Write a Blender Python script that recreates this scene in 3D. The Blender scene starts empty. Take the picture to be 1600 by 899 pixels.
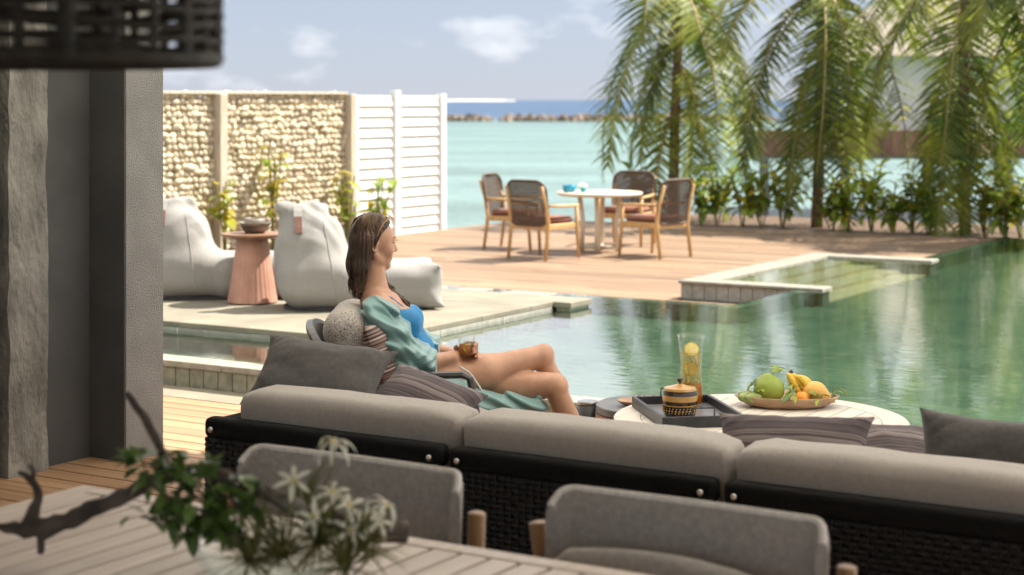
import bpy, bmesh, math, random
import numpy as np
from mathutils import Vector, Matrix, noise as mnoise
random.seed(7)
rng = np.random.default_rng(5)
sc = bpy.context.scene
COL = sc.collection
PI = math.pi
R = math.radians
YAW = math.atan2(1630, 2700)          # the terrace grid is turned this much against the view
CY, SY = math.cos(YAW), math.sin(YAW)
EYE = 1.85

# ------------------------------------------------------------------ camera
cam_d = bpy.data.cameras.new('camera')
cam_d.sensor_width = 36.0
cam_d.lens = 60.75
cam_d.shift_y = -(449.5 - 156.0) / 1600.0
cam_d.clip_start = 0.05
cam_d.clip_end = 20000
cam_d.dof.use_dof = True
cam_d.dof.focus_distance = 7.9
cam_d.dof.aperture_fstop = 2.6
cam = bpy.data.objects.new('camera', cam_d)
cam.location = (0, 0, EYE)
cam.rotation_euler = (PI / 2, 0, YAW)
COL.objects.link(cam)
sc.camera = cam

# ------------------------------------------------------------------ sky, sun, exposure
SUN_EL = R(53)
SUN_AZ = math.atan2(0.80, 0.60)      # from +x towards +y
world = bpy.data.worlds.new('World')
sc.world = world
world.use_nodes = True
wn = world.node_tree.nodes; wl = world.node_tree.links
wn.clear()
sky = wn.new('ShaderNodeTexSky'); sky.sky_type = 'NISHITA'; sky.sun_disc = False
sky.sun_elevation = SUN_EL
sky.sun_rotation = PI / 2 - SUN_AZ
sky.air_density = 1.0; sky.dust_density = 0.1; sky.ozone_density = 2.5
tc = wn.new('ShaderNodeTexCoord')
mp = wn.new('ShaderNodeMapping'); mp.inputs['Scale'].default_value = (13, 13, 34); mp.inputs['Location'].default_value = (3.1, 0.4, 0.9)
nz = wn.new('ShaderNodeTexNoise'); nz.inputs['Scale'].default_value = 1.0; nz.inputs['Detail'].default_value = 7; nz.inputs['Roughness'].default_value = 0.55
rp = wn.new('ShaderNodeValToRGB'); rp.color_ramp.elements[0].position = 0.54; rp.color_ramp.elements[1].position = 0.80
rp.color_ramp.elements[1].color = (0.75, 0.75, 0.75, 1)
mx = wn.new('ShaderNodeMix'); mx.data_type = 'RGBA'
mx.inputs[7].default_value = (6.8, 6.8, 6.9, 1)
bg = wn.new('ShaderNodeBackground'); bg.inputs['Strength'].default_value = 0.054
wo = wn.new('ShaderNodeOutputWorld')
wl.new(tc.outputs['Generated'], mp.inputs['Vector']); wl.new(mp.outputs[0], nz.inputs['Vector'])
sz = wn.new('ShaderNodeSeparateXYZ'); wl.new(tc.outputs['Generated'], sz.inputs[0])      # cloud cover thickens above the clear strip over the sea
mz = wn.new('ShaderNodeMapRange'); mz.inputs['From Min'].default_value = 0.05; mz.inputs['From Max'].default_value = 0.12; mz.inputs['To Min'].default_value = 0.0; mz.inputs['To Max'].default_value = 0.32; wl.new(sz.outputs[2], mz.inputs['Value'])
az = wn.new('ShaderNodeMath'); az.operation = 'ADD'; wl.new(nz.outputs['Fac'], az.inputs[0]); wl.new(mz.outputs[0], az.inputs[1])
wl.new(az.outputs[0], rp.inputs['Fac']); wl.new(rp.outputs['Color'], mx.inputs[0])
tn = wn.new('ShaderNodeMix'); tn.data_type = 'RGBA'; tn.blend_type = 'MULTIPLY'; tn.inputs[0].default_value = 1.0; tn.inputs[7].default_value = (0.96, 0.97, 1.03, 1)
hsv = wn.new('ShaderNodeHueSaturation'); hsv.inputs['Saturation'].default_value = 0.62
hz = wn.new('ShaderNodeMix'); hz.data_type = 'RGBA'; hz.inputs[0].default_value = 0.78; hz.inputs[7].default_value = (2.1, 2.45, 3.1, 1)   # thin even overcast veil
wl.new(sky.outputs[0], hsv.inputs['Color']); wl.new(hsv.outputs[0], hz.inputs[6]); wl.new(hz.outputs[2], tn.inputs[6]); wl.new(tn.outputs[2], mx.inputs[6]); wl.new(mx.outputs[2], bg.inputs['Color']); wl.new(bg.outputs[0], wo.inputs['Surface'])
sun_d = bpy.data.lights.new('sun', 'SUN'); sun_d.energy = 3.7; sun_d.angle = R(0.55); sun_d.color = (1.0, 0.93, 0.82)
sun = bpy.data.objects.new('sun', sun_d); COL.objects.link(sun)
sd = Vector((math.cos(SUN_AZ) * math.cos(SUN_EL), math.sin(SUN_AZ) * math.cos(SUN_EL), math.sin(SUN_EL)))
sun.rotation_euler = sd.to_track_quat('Z', 'Y').to_euler(); sun.location = (5, 5, 20)
vs = sc.view_settings
vs.view_transform = 'Standard'; vs.look = 'None'; vs.gamma = 1.0; vs.use_curve_mapping = False
vs.exposure = 1.85
sc.cycles.use_denoising = True
sc.cycles.max_bounces = 10; sc.cycles.diffuse_bounces = 5; sc.cycles.glossy_bounces = 4
sc.cycles.transmission_bounces = 8; sc.cycles.transparent_max_bounces = 24
sc.cycles.caustics_reflective = False; sc.cycles.caustics_refractive = False
sc.cycles.sample_clamp_indirect = 6.0

# ------------------------------------------------------------------ helpers
def W(X, D, z=0.0):
    """metres right of the lens, metres ahead, height -> place on the terrace grid"""
    return (CY * X - SY * D, SY * X + CY * D, z)

def tag(o, label=None, cat=None, group=None, kind=None):
    if label: o['label'] = label
    if cat: o['category'] = cat
    if group: o['group'] = group
    if kind: o['kind'] = kind
    return o

def empty(name, loc=(0, 0, 0), rz=0.0, label=None, cat=None, group=None, kind=None):
    o = bpy.data.objects.new(name, None); COL.objects.link(o)
    o.location = loc; o.rotation_euler = (0, 0, rz); o.empty_display_size = 0.1
    return tag(o, label, cat, group, kind)

def place(name, me, parent=None, loc=(0, 0, 0), rot=(0, 0, 0), scale=(1, 1, 1)):
    o = bpy.data.objects.new(name, me); COL.objects.link(o)
    o.location = loc; o.rotation_euler = rot; o.scale = scale
    if parent is not None: o.parent = parent
    return o

def copy_tree(o, parent=None):
    c = o.copy(); COL.objects.link(c); c.parent = parent
    for ch in list(o.children): copy_tree(ch, c)
    return c

def mesh(name, V, F, mats=None, smooth=False, angle=None):
    me = bpy.data.meshes.new(name)
    me.from_pydata([tuple(map(float, v)) for v in V], [], [tuple(map(int, f)) for f in F])
    if mats is not None:
        for m in (mats if isinstance(mats, (list, tuple)) else [mats]): me.materials.append(m)
    if smooth: me.polygons.foreach_set('use_smooth', [True] * len(me.polygons))
    me.update()
    return me

def bm_mesh(name, bm, mats, smooth=False):
    me = bpy.data.meshes.new(name); bm.to_mesh(me); bm.free()
    for m in (mats if isinstance(mats, (list, tuple)) else [mats]): me.materials.append(m)
    if smooth: me.polygons.foreach_set('use_smooth', [True] * len(me.polygons))
    return me

class MB:
    """collects shapes for one mesh"""
    def __init__(s): s.V = []; s.F = []
    def add(s, V, F):
        b = len(s.V); s.V += [tuple(v) for v in V]; s.F += [tuple(i + b for i in f) for f in F]; return s
    def box(s, x0, x1, y0, y1, z0, z1):
        return s.add([(x0,y0,z0),(x1,y0,z0),(x1,y1,z0),(x0,y1,z0),(x0,y0,z1),(x1,y0,z1),(x1,y1,z1),(x0,y1,z1)],
              [(3,2,1,0),(4,5,6,7),(0,1,5,4),(1,2,6,5),(2,3,7,6),(3,0,4,7)])
    def tube(s, P, r, n=8, flat=1.0, caps=True):
        P = [Vector(p) for p in P]; m = len(P)
        rr = r if isinstance(r, (list, tuple)) else [r] * m
        up = Vector((0, 0, 1)); V = []; F = []
        t0 = (P[1] - P[0]).normalized()
        a = t0.cross(up)
        if a.length < 1e-3: a = Vector((1, 0, 0))
        a.normalize()
        for i in range(m):
            t = (P[min(i + 1, m - 1)] - P[max(i - 1, 0)]).normalized()
            a = (a - t * a.dot(t)).normalized(); b = t.cross(a)
            for k in range(n):
                w = 2 * PI * k / n
                V.append(P[i] + a * math.cos(w) * rr[i] + b * math.sin(w) * rr[i] * flat)
        for i in range(m - 1):
            for k in range(n):
                k2 = (k + 1) % n
                F.append((i * n + k, i * n + k2, (i + 1) * n + k2, (i + 1) * n + k))
        if caps:
            F.append(tuple(range(n - 1, -1, -1))); F.append(tuple((m - 1) * n + k for k in range(n)))
        return s.add(V, F)
    def lathe(s, prof, n=32, c=(0, 0), cap=True, wob=None):
        V = []; F = []
        for i, (r, z) in enumerate(prof):
            for k in range(n):
                w = 2 * PI * k / n; q = r * (wob(w, i) if wob else 1)
                V.append((c[0] + q * math.cos(w), c[1] + q * math.sin(w), z))
        for i in range(len(prof) - 1):
            for k in range(n):
                k2 = (k + 1) % n
                F.append((i * n + k, i * n + k2, (i + 1) * n + k2, (i + 1) * n + k))
        if cap:
            if prof[0][0] > 1e-4: F.append(tuple(range(n - 1, -1, -1)))
            if prof[-1][0] > 1e-4: F.append(tuple((len(prof) - 1) * n + k for k in range(n)))
        return s.add(V, F)
    def prism(s, poly, z0, z1):
        n = len(poly); V = [(x, y, z0) for x, y in poly] + [(x, y, z1) for x, y in poly]
        F = [tuple(range(n - 1, -1, -1)), tuple(range(n, 2 * n))] + [(i, (i + 1) % n, n + (i + 1) % n, n + i) for i in range(n)]
        return s.add(V, F)
    def me(s, name, mat, smooth=False): return mesh(name, s.V, s.F, mat, smooth)
    def obj(s, name, mat, parent=None, loc=(0,0,0), rot=(0,0,0), smooth=False):
        return place(name, s.me(name, mat, smooth), parent, loc, rot)

def rbox(name, dims, mat, r=0.01, seg=2, smooth=True):
    bm = bmesh.new(); bmesh.ops.create_cube(bm, size=1.0)
    for v in bm.verts: v.co = Vector((v.co.x * dims[0], v.co.y * dims[1], v.co.z * dims[2]))
    if r > 0: bmesh.ops.bevel(bm, geom=bm.edges[:] , offset=r, segments=seg, profile=0.6, affect='EDGES')
    me = bm_mesh(name, bm, mat, False)
    if smooth and r > 0: me.polygons.foreach_set('use_smooth', [True] * len(me.polygons))
    return me

def rbox_at(name, x0, x1, y0, y1, z0, z1, mat, parent=None, r=0.006, seg=1, smooth=False, rot=(0,0,0)):
    me = rbox(name, (x1 - x0, y1 - y0, z1 - z0), mat, r, seg, smooth)
    return place(name, me, parent, ((x0 + x1) / 2, (y0 + y1) / 2, (z0 + z1) / 2), rot)

def bez(P, n=16):
    """Catmull-Rom through points"""
    P = [Vector(p) for p in P]; Q = [P[0] * 2 - P[1]] + P + [P[-1] * 2 - P[-2]]; out = []
    for i in range(1, len(Q) - 2):
        for k in range(n):
            t = k / n; a, b, c, d = Q[i - 1], Q[i], Q[i + 1], Q[i + 2]
            out.append(0.5 * ((2 * b) + (c - a) * t + (2 * a - 5 * b + 4 * c - d) * t * t + (3 * b - a - 3 * c + d) * t ** 3))
    out.append(P[-1]); return out

def lerps(a, n):
    return [float(x) for x in np.interp(np.linspace(0, len(a) - 1, n), range(len(a)), a)]

# ---- smooth-union solids turned into one continuous mesh (surface nets)
def cap(a, b, ra, rb=None, k=None): return ('c', np.array(a, float), np.array(b, float), ra, ra if rb is None else rb, k)
def ell(c, r, rot=None, k=None): return ('e', np.array(c, float), np.array(r, float), None if rot is None else np.array(rot), k)
def rbx(c, h, r, rot=None, k=None): return ('b', np.array(c, float), np.array(h, float), r, None if rot is None else np.array(rot), k)
def rotm(ax, a): return np.array(Matrix.Rotation(a, 3, ax))
def _prim(p, X):
    if p[0] == 'c':
        a, b, ra, rb = p[1:5]; ba = b - a; t = np.clip(((X - a) @ ba) / max(ba @ ba, 1e-9), 0, 1)
        return np.linalg.norm(X - a - t[..., None] * ba, axis=-1) - (ra + (rb - ra) * t)
    if p[0] == 'e':
        q = X - p[1]
        if p[3] is not None: q = q @ p[3]
        k0 = np.linalg.norm(q / p[2], axis=-1); k1 = np.linalg.norm(q / p[2] ** 2, axis=-1) + 1e-9
        return k0 * (k0 - 1) / k1
    q = X - p[1]
    if p[4] is not None: q = q @ p[4]
    q = np.abs(q) - p[2] + p[3]
    return np.linalg.norm(np.maximum(q, 0), axis=-1) + np.minimum(q.max(axis=-1), 0) - p[3]
def _bb(p):
    if p[0] == 'c':
        r = max(p[3], p[4]); return np.minimum(p[1], p[2]) - r, np.maximum(p[1], p[2]) + r
    r = np.linalg.norm(p[2]) if (p[0] == 'e' and p[3] is not None) or (p[0] == 'b' and p[4] is not None) else p[2]
    return p[1] - r, p[1] + r
def field(prims, k, h, pad=0.03):
    B = [_bb(p) for p in prims]
    lo = np.min([b[0] for b in B], axis=0) - pad; hi = np.max([b[1] for b in B], axis=0) + pad
    n = np.ceil((hi - lo) / h).astype(int) + 1
    ax = [lo[i] + h * np.arange(n[i]) for i in range(3)]
    f = np.full(n, 1.0)
    for p, b in zip(prims, B):
        kk = p[-1] if p[-1] is not None else k
        m = max(3 * h, 1.5 * kk) + 0.01
        i0 = np.maximum(((b[0] - m - lo) / h).astype(int), 0); i1 = np.minimum(((b[1] + m - lo) / h).astype(int) + 2, n)
        sl = tuple(slice(i0[i], i1[i]) for i in range(3))
        X = np.stack(np.meshgrid(*[ax[i][sl[i]] for i in range(3)], indexing='ij'), -1)
        d = _prim(p, X); g = f[sl]
        hh = np.maximum(kk - np.abs(g - d), 0) / kk
        f[sl] = np.minimum(g, d) - hh * hh * kk * 0.25
    return f, ax, lo
def nets(f, lo, h):
    s = f < 0; n = np.array(f.shape)
    c = np.zeros(n - 1, int)
    for i in (0, 1):
        for j in (0, 1):
            for k in (0, 1): c += s[i:n[0] - 1 + i, j:n[1] - 1 + j, k:n[2] - 1 + k]
    act = np.argwhere((c > 0) & (c < 8)); idx = np.full(n - 1, -1); idx[tuple(act.T)] = np.arange(len(act))
    acc = np.zeros((len(act), 3)); cnt = np.zeros(len(act))
    for a in range(3):
        o = [x for x in range(3) if x != a]
        for i in (0, 1):
            for j in (0, 1):
                off = np.zeros(3, int); off[o[0]] = i; off[o[1]] = j
                p = act + off; q = p.copy(); q[:, a] += 1
                fp = f[tuple(p.T)]; fq = f[tuple(q.T)]; mm = (fp < 0) != (fq < 0)
                t = np.where(mm, fp / np.where(fp == fq, 1, fp - fq), 0)
                pt = p.astype(float); pt[:, a] += t
                acc[mm] += pt[mm]; cnt[mm] += 1
    V = acc / cnt[:, None] * h + lo
    F = []
    for a in range(3):
        o = [(a + 1) % 3, (a + 2) % 3]
        sl0 = [slice(None)] * 3; sl1 = [slice(None)] * 3; sl0[a] = slice(0, -1); sl1[a] = slice(1, None)
        A = s[tuple(sl0)]; B_ = s[tuple(sl1)]
        e = np.argwhere(A != B_)
        e = e[(e[:, o[0]] > 0) & (e[:, o[1]] > 0) & (e[:, o[0]] < n[o[0]] - 1) & (e[:, o[1]] < n[o[1]] - 1)]
        q = []
        for di, dj in ((-1, -1), (0, -1), (0, 0), (-1, 0)):
            g = e.copy(); g[:, o[0]] += di; g[:, o[1]] += dj; q.append(idx[tuple(g.T)])
        q = np.stack(q, 1); flip = ~A[tuple(e.T)]
        q[flip] = q[flip][:, ::-1]; F.append(q)
    F = np.concatenate(F); F = F[(F >= 0).all(1)]
    return V, F
def solid(name, prims, mat, k=0.03, h=0.01, disp=None, cut=None, relax=1):
    f, ax, lo = field(prims, k, h)
    if disp is not None or cut is not None:
        X = np.stack(np.meshgrid(*ax, indexing='ij'), -1)
        if disp is not None: 
            near = np.abs(f) < 0.08
            f[near] += disp(X[near])
        if cut is not None: f = np.maximum(f, cut(X))
    f[0] = f[-1] = 1; f[:, 0] = f[:, -1] = 1; f[:, :, 0] = f[:, :, -1] = 1
    V, F = nets(f, lo, h)
    for _ in range(relax):
        S = np.zeros_like(V); C = np.zeros(len(V))
        for i in range(4):
            j = (i + 1) % 4
            np.add.at(S, F[:, i], V[F[:, j]]); np.add.at(S, F[:, j], V[F[:, i]])
            np.add.at(C, F[:, i], 1); np.add.at(C, F[:, j], 1)
        V = V * 0.5 + 0.5 * S / np.maximum(C, 1)[:, None]
    me = bpy.data.meshes.new(name)
    me.vertices.add(len(V)); me.vertices.foreach_set('co', V.astype(np.float32).ravel())
    me.loops.add(F.size); me.loops.foreach_set('vertex_index', F.astype(np.int32).ravel())
    me.polygons.add(len(F)); me.polygons.foreach_set('loop_start', np.arange(0, F.size, 4, dtype=np.int32))
    me.polygons.foreach_set('loop_total', np.full(len(F), 4, dtype=np.int32))
    me.update(calc_edges=True); me.validate()
    me.polygons.foreach_set('use_smooth', np.ones(len(me.polygons), dtype=bool))
    for m in (mat if isinstance(mat, (list, tuple)) else [mat]): me.materials.append(m)
    return me

# ------------------------------------------------------------------ materials
def pm(name, c1, c2=None, scale=8.0, rough=0.6, bump=0.0, bscale=None, stretch=(1, 1, 1), spec=0.4, detail=5, rnd=0.0,
       sheen=0.0, lo=0.35, hi=0.65, metal=0.0, coat=0.0, sss=0.0, c3=None, s3=40.0, f3=0.5, trans=0.0):
    m = bpy.data.materials.new(name); m.use_nodes = True
    nt = m.node_tree; N = nt.nodes; L = nt.links; b = N['Principled BSDF']
    b.inputs['Roughness'].default_value = rough; b.inputs['Specular IOR Level'].default_value = spec; b.inputs['Metallic'].default_value = metal
    b.inputs['Coat Weight'].default_value = coat; b.inputs['Sheen Weight'].default_value = sheen
    if sss: 
        b.inputs['Subsurface Weight'].default_value = sss; b.inputs['Subsurface Radius'].default_value = (0.02, 0.008, 0.004); b.inputs['Subsurface Scale'].default_value = 0.5
    c2 = c2 or c1
    t = N.new('ShaderNodeTexCoord'); mp = N.new('ShaderNodeMapping'); mp.inputs['Scale'].default_value = stretch
    L.new(t.outputs['Object'], mp.inputs['Vector'])
    n = N.new('ShaderNodeTexNoise'); n.inputs['Scale'].default_value = scale; n.inputs['Detail'].default_value = detail
    if rnd > 0:
        oi = N.new('ShaderNodeObjectInfo'); vm = N.new('ShaderNodeVectorMath'); vm.operation = 'MULTIPLY_ADD'
        vm.inputs[1].default_value = (37, 53, 71); L.new(oi.outputs['Random'], vm.inputs[0]); L.new(mp.outputs[0], vm.inputs[2]); L.new(vm.outputs[0], n.inputs['Vector'])
    else: L.new(mp.outputs[0], n.inputs['Vector'])
    r = N.new('ShaderNodeValToRGB'); r.color_ramp.elements[0].position = lo; r.color_ramp.elements[1].position = hi
    r.color_ramp.elements[0].color = (*c1, 1); r.color_ramp.elements[1].color = (*c2, 1)
    L.new(n.outputs['Fac'], r.inputs['Fac']); out = r.outputs['Color']
    if c3 is not None:
        n3 = N.new('ShaderNodeTexNoise'); n3.inputs['Scale'].default_value = s3; n3.inputs['Detail'].default_value = 3; L.new(mp.outputs[0], n3.inputs['Vector'])
        r3 = N.new('ShaderNodeValToRGB'); r3.color_ramp.elements[0].position = f3; r3.color_ramp.elements[1].position = f3 + 0.12
        L.new(n3.outputs['Fac'], r3.inputs['Fac'])
        mx = N.new('ShaderNodeMix'); mx.data_type = 'RGBA'; L.new(r3.outputs['Color'], mx.inputs[0]); L.new(out, mx.inputs[6]); mx.inputs[7].default_value = (*c3, 1); out = mx.outputs[2]
    if rnd > 0:
        hs = N.new('ShaderNodeHueSaturation'); mr = N.new('ShaderNodeMapRange'); mr.inputs['To Min'].default_value = 1 - rnd; mr.inputs['To Max'].default_value = 1 + rnd
        L.new(oi.outputs['Random'], mr.inputs['Value']); L.new(mr.outputs[0], hs.inputs['Value']); L.new(out, hs.inputs['Color']); out = hs.outputs['Color']
    L.new(out, b.inputs['Base Color'])
    if bump > 0:
        nb = N.new('ShaderNodeTexNoise'); nb.inputs['Scale'].default_value = bscale or scale * 4; nb.inputs['Detail'].default_value = 4; L.new(mp.outputs[0], nb.inputs['Vector'])
        bp = N.new('ShaderNodeBump'); bp.inputs['Strength'].default_value = min(1, bump); bp.inputs['Distance'].default_value = 0.01 * max(1, bump)
        L.new(nb.outputs['Fac'], bp.inputs['Height']); L.new(bp.outputs[0], b.inputs['Normal'])
    if trans:
        tr = N.new('ShaderNodeBsdfTranslucent'); ms = N.new('ShaderNodeMixShader'); ms.inputs[0].default_value = trans
        hs2 = N.new('ShaderNodeHueSaturation'); hs2.inputs['Value'].default_value = 1.5; L.new(out, hs2.inputs['Color']); L.new(hs2.outputs[0], tr.inputs['Color'])
        L.new(b.outputs[0], ms.inputs[1]); L.new(tr.outputs[0], ms.inputs[2]); L.new(ms.outputs[0], N['Material Output'].inputs['Surface'])
    return m

def fabric(name, c, weave=900, var=0.12, bump=0.25, rough=0.9):
    """woven cloth: two crossed thread waves plus slubs"""
    c2 = tuple(min(1, x * (1 + var)) for x in c); c1 = tuple(x * (1 - var) for x in c)
    m = pm(name, c1, c2, scale=60, rough=rough, bump=bump, bscale=weave * 0.35, sheen=0.15, spec=0.2, stretch=(1, 1, 1), detail=8)
    return m

def stripes(name, cols, freq, axis=1, rough=0.9, seed=0):
    m = bpy.data.materials.new(name); m.use_nodes = True; nt = m.node_tree; N = nt.nodes; L = nt.links; b = N['Principled BSDF']
    b.inputs['Roughness'].default_value = rough; b.inputs['Specular IOR Level'].default_value = 0.2; b.inputs['Sheen Weight'].default_value = 0.15
    t = N.new('ShaderNodeTexCoord'); mp = N.new('ShaderNodeMapping'); sx = N.new('ShaderNodeSeparateXYZ'); L.new(t.outputs['Object'], mp.inputs['Vector']); L.new(mp.outputs[0], sx.inputs[0])
    n1 = N.new('ShaderNodeTexNoise'); n1.noise_dimensions = '1D'; n1.inputs['Scale'].default_value = freq; n1.inputs['Detail'].default_value = 1.5
    ad = N.new('ShaderNodeMath'); ad.operation = 'ADD'; ad.inputs[1].default_value = seed
    L.new(sx.outputs[axis], ad.inputs[0]); L.new(ad.outputs[0], n1.inputs['W'])
    r = N.new('ShaderNodeValToRGB'); r.color_ramp.interpolation = 'LINEAR'
    while len(r.color_ramp.elements) < len(cols): r.color_ramp.elements.new(0.5)
    for i, c in enumerate(cols):
        r.color_ramp.elements[i].position = 0.3 + 0.4 * i / (len(cols) - 1); r.color_ramp.elements[i].color = (*c, 1)
    L.new(n1.outputs['Fac'], r.inputs['Fac'])
    n2 = N.new('ShaderNodeTexNoise'); n2.inputs['Scale'].default_value = 250; L.new(t.outputs['Object'], n2.inputs['Vector'])
    bp = N.new('ShaderNodeBump'); bp.inputs['Strength'].default_value = 0.3; bp.inputs['Distance'].default_value = 0.004; L.new(n2.outputs['Fac'], bp.inputs['Height']); L.new(bp.outputs[0], b.inputs['Normal'])
    L.new(r.outputs['Color'], b.inputs['Base Color'])
    return m

def water_mat(name, tint, bscale, bstr, rough=0.02, stretch=(1, 1, 1), bdist=0.02, bscale2=None):
    """clear water: mirror by Fresnel, otherwise looks through to the basin"""
    m = bpy.data.materials.new(name); m.use_nodes = True; nt = m.node_tree; N = nt.nodes; L = nt.links; N.remove(N['Principled BSDF'])
    t = N.new('ShaderNodeTexCoord'); mp = N.new('ShaderNodeMapping'); mp.inputs['Scale'].default_value = stretch; mp.inputs['Rotation'].default_value = (0, 0, -YAW); L.new(t.outputs['Object'], mp.inputs['Vector'])
    n = N.new('ShaderNodeTexNoise'); n.inputs['Scale'].default_value = bscale; n.inputs['Detail'].default_value = 3; n.inputs['Distortion'].default_value = 0.6; L.new(mp.outputs[0], n.inputs['Vector'])
    n2 = N.new('ShaderNodeTexNoise'); n2.inputs['Scale'].default_value = bscale2 or bscale * 0.23; n2.inputs['Detail'].default_value = 2; L.new(mp.outputs[0], n2.inputs['Vector'])
    ml = N.new('ShaderNodeMath'); ml.operation = 'MULTIPLY'; L.new(n.outputs['Fac'], ml.inputs[0]); L.new(n2.outputs['Fac'], ml.inputs[1])
    bp = N.new('ShaderNodeBump'); bp.inputs['Strength'].default_value = bstr; bp.inputs['Distance'].default_value = bdist; L.new(ml.outputs[0], bp.inputs['Height'])
    lw = N.new('ShaderNodeLayerWeight'); L.new(bp.outputs[0], lw.inputs['Normal']); pw = N.new('ShaderNodeMath'); pw.operation = 'POWER'; pw.inputs[1].default_value = 1.9; L.new(lw.outputs['Facing'], pw.inputs[0])
    fr = N.new('ShaderNodeMath'); fr.operation = 'MULTIPLY_ADD'; fr.inputs[1].default_value = 0.96; fr.inputs[2].default_value = 0.02; L.new(pw.outputs[0], fr.inputs[0])
    gl = N.new('ShaderNodeBsdfGlossy'); gl.inputs['Roughness'].default_value = rough; L.new(bp.outputs[0], gl.inputs['Normal'])
    tr = N.new('ShaderNodeBsdfTransparent'); tr.inputs['Color'].default_value = (*tint, 1)
    ms = N.new('ShaderNodeMixShader'); L.new(fr.outputs[0], ms.inputs[0]); L.new(tr.outputs[0], ms.inputs[1]); L.new(gl.outputs[0], ms.inputs[2])
    L.new(ms.outputs[0], N['Material Output'].inputs['Surface'])
    return m

def glass_mat(name, tint=(1, 1, 1), refl=0.55):
    m = bpy.data.materials.new(name); m.use_nodes = True; nt = m.node_tree; N = nt.nodes; L = nt.links; N.remove(N['Principled BSDF'])
    lw = N.new('ShaderNodeLayerWeight'); pw = N.new('ShaderNodeMath'); pw.operation = 'POWER'; pw.inputs[1].default_value = 3.5; L.new(lw.outputs['Facing'], pw.inputs[0])
    ml = N.new('ShaderNodeMath'); ml.operation = 'MULTIPLY_ADD'; ml.inputs[1].default_value = refl; ml.inputs[2].default_value = 0.035; L.new(pw.outputs[0], ml.inputs[0])
    gl = N.new('ShaderNodeBsdfGlossy'); gl.inputs['Roughness'].default_value = 0.03
    tr = N.new('ShaderNodeBsdfTransparent'); tr.inputs['Color'].default_value = (*tint, 1)
    ms = N.new('ShaderNodeMixShader'); L.new(ml.outputs[0], ms.inputs[0]); L.new(tr.outputs[0], ms.inputs[1]); L.new(gl.outputs[0], ms.inputs[2])
    L.new(ms.outputs[0], N['Material Output'].inputs['Surface'])
    return m

M = {}
M['plank'] = pm('floor_teak', (0.25, 0.145, 0.075), (0.36, 0.225, 0.13), scale=2.2, stretch=(1.2, 16, 16), rough=0.55, bump=0.15, bscale=9, rnd=0.14)
M['deck'] = pm('deck_teak', (0.17, 0.107, 0.064), (0.28, 0.188, 0.120), scale=1.6, stretch=(0.8, 14, 14), rough=0.6, bump=0.12, bscale=9, rnd=0.30)
M['stone'] = pm('terrace_stone', (0.175, 0.16, 0.12), (0.235, 0.215, 0.165), scale=3, rough=0.75, bump=0.1, bscale=60, detail=8, rnd=0.05)
M['coping'] = pm('coping_stone', (0.21, 0.20, 0.165), (0.29, 0.275, 0.23), scale=14, rough=0.6, bump=0.15, bscale=60, detail=8, rnd=0.06)
M['joint'] = pm('pale_joint', (0.55, 0.53, 0.45), rough=0.8)
M['tile'] = pm('pool_tile', (0.16, 0.165, 0.12), (0.27, 0.265, 0.20), scale=22, rough=0.45, bump=0.15, bscale=90, rnd=0.18)
M['tile_grey'] = pm('ledge_tile', (0.27, 0.26, 0.23), (0.36, 0.35, 0.31), scale=18, rough=0.5, bump=0.1, bscale=80, rnd=0.12)
M['basin'] = pm('green_pool_stone', (0.055, 0.12, 0.075), (0.10, 0.18, 0.115), scale=1.6, rough=0.5, c3=(0.15, 0.20, 0.12), s3=7, f3=0.54)
M['step'] = pm('submerged_cream_stone', (0.60, 0.50, 0.30), (0.70, 0.60, 0.38), scale=9, rough=0.5)
M['dirt'] = pm('foundation', (0.16, 0.145, 0.12), (0.24, 0.22, 0.18), scale=4, rough=0.9)
M['soil'] = pm('soil', (0.07, 0.045, 0.03), (0.14, 0.09, 0.055), scale=14, rough=0.95, bump=0.6, bscale=30)
M['plaster'] = pm('lit_side_plaster', (0.235, 0.23, 0.222), (0.29, 0.283, 0.275), scale=5, rough=0.85, bump=1.3, bscale=130, detail=8)  # paler tone holds the daylight on the pillar's outward side
M['plaster_smooth'] = pm('dark_shaded_plaster', (0.065, 0.066, 0.067), (0.085, 0.085, 0.086), scale=3, rough=0.8, bump=0.35, bscale=160)  # dark wall plaster; on the pillar it holds the room side's shade
M['concrete'] = pm('rough_concrete', (0.14, 0.135, 0.12), (0.28, 0.27, 0.245), scale=6, rough=0.9, bump=2.2, bscale=34, stretch=(1, 1, 0.55), detail=9)
M['palewall'] = pm('pale_wall', (0.52, 0.50, 0.48), rough=0.8)
M['fill_cloth'] = pm('fill_canopy_cloth', (0.62, 0.605, 0.58), (0.66, 0.645, 0.62), scale=3, rough=0.9, trans=0.86)  # cloth of the added overhead sheet, lets sunlight through as soft fill
M['soffit'] = pm('pale_soffit', (0.60, 0.58, 0.54), (0.68, 0.66, 0.62), scale=3, stretch=(1, 12, 12), rough=0.7)
M['dark'] = pm('dark_metal', (0.03, 0.03, 0.032), rough=0.4)
M['taupe'] = fabric('taupe_upholstery', (0.36, 0.335, 0.31), var=0.06)
M['taupe2'] = fabric('chair_upholstery', (0.34, 0.32, 0.30), weave=1200)
M['lit_rim'] = fabric('lit_rim_piping', (0.72, 0.69, 0.66), weave=1200)  # piping paled to near white for the light on the top edge
M['wicker'] = pm('black_wicker', (0.006, 0.006, 0.006), (0.013, 0.013, 0.013), scale=40, rough=0.5, spec=0.3)
M['sling'] = pm('black_sling', (0.007, 0.007, 0.007), (0.011, 0.011, 0.011), scale=60, rough=0.85, spec=0.15, bump=0.2, bscale=300)
M['steel'] = pm('brushed_steel', (0.55, 0.52, 0.48), rough=0.28, metal=1.0)
M['charcoal'] = fabric('charcoal_linen', (0.085, 0.08, 0.078))
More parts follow.
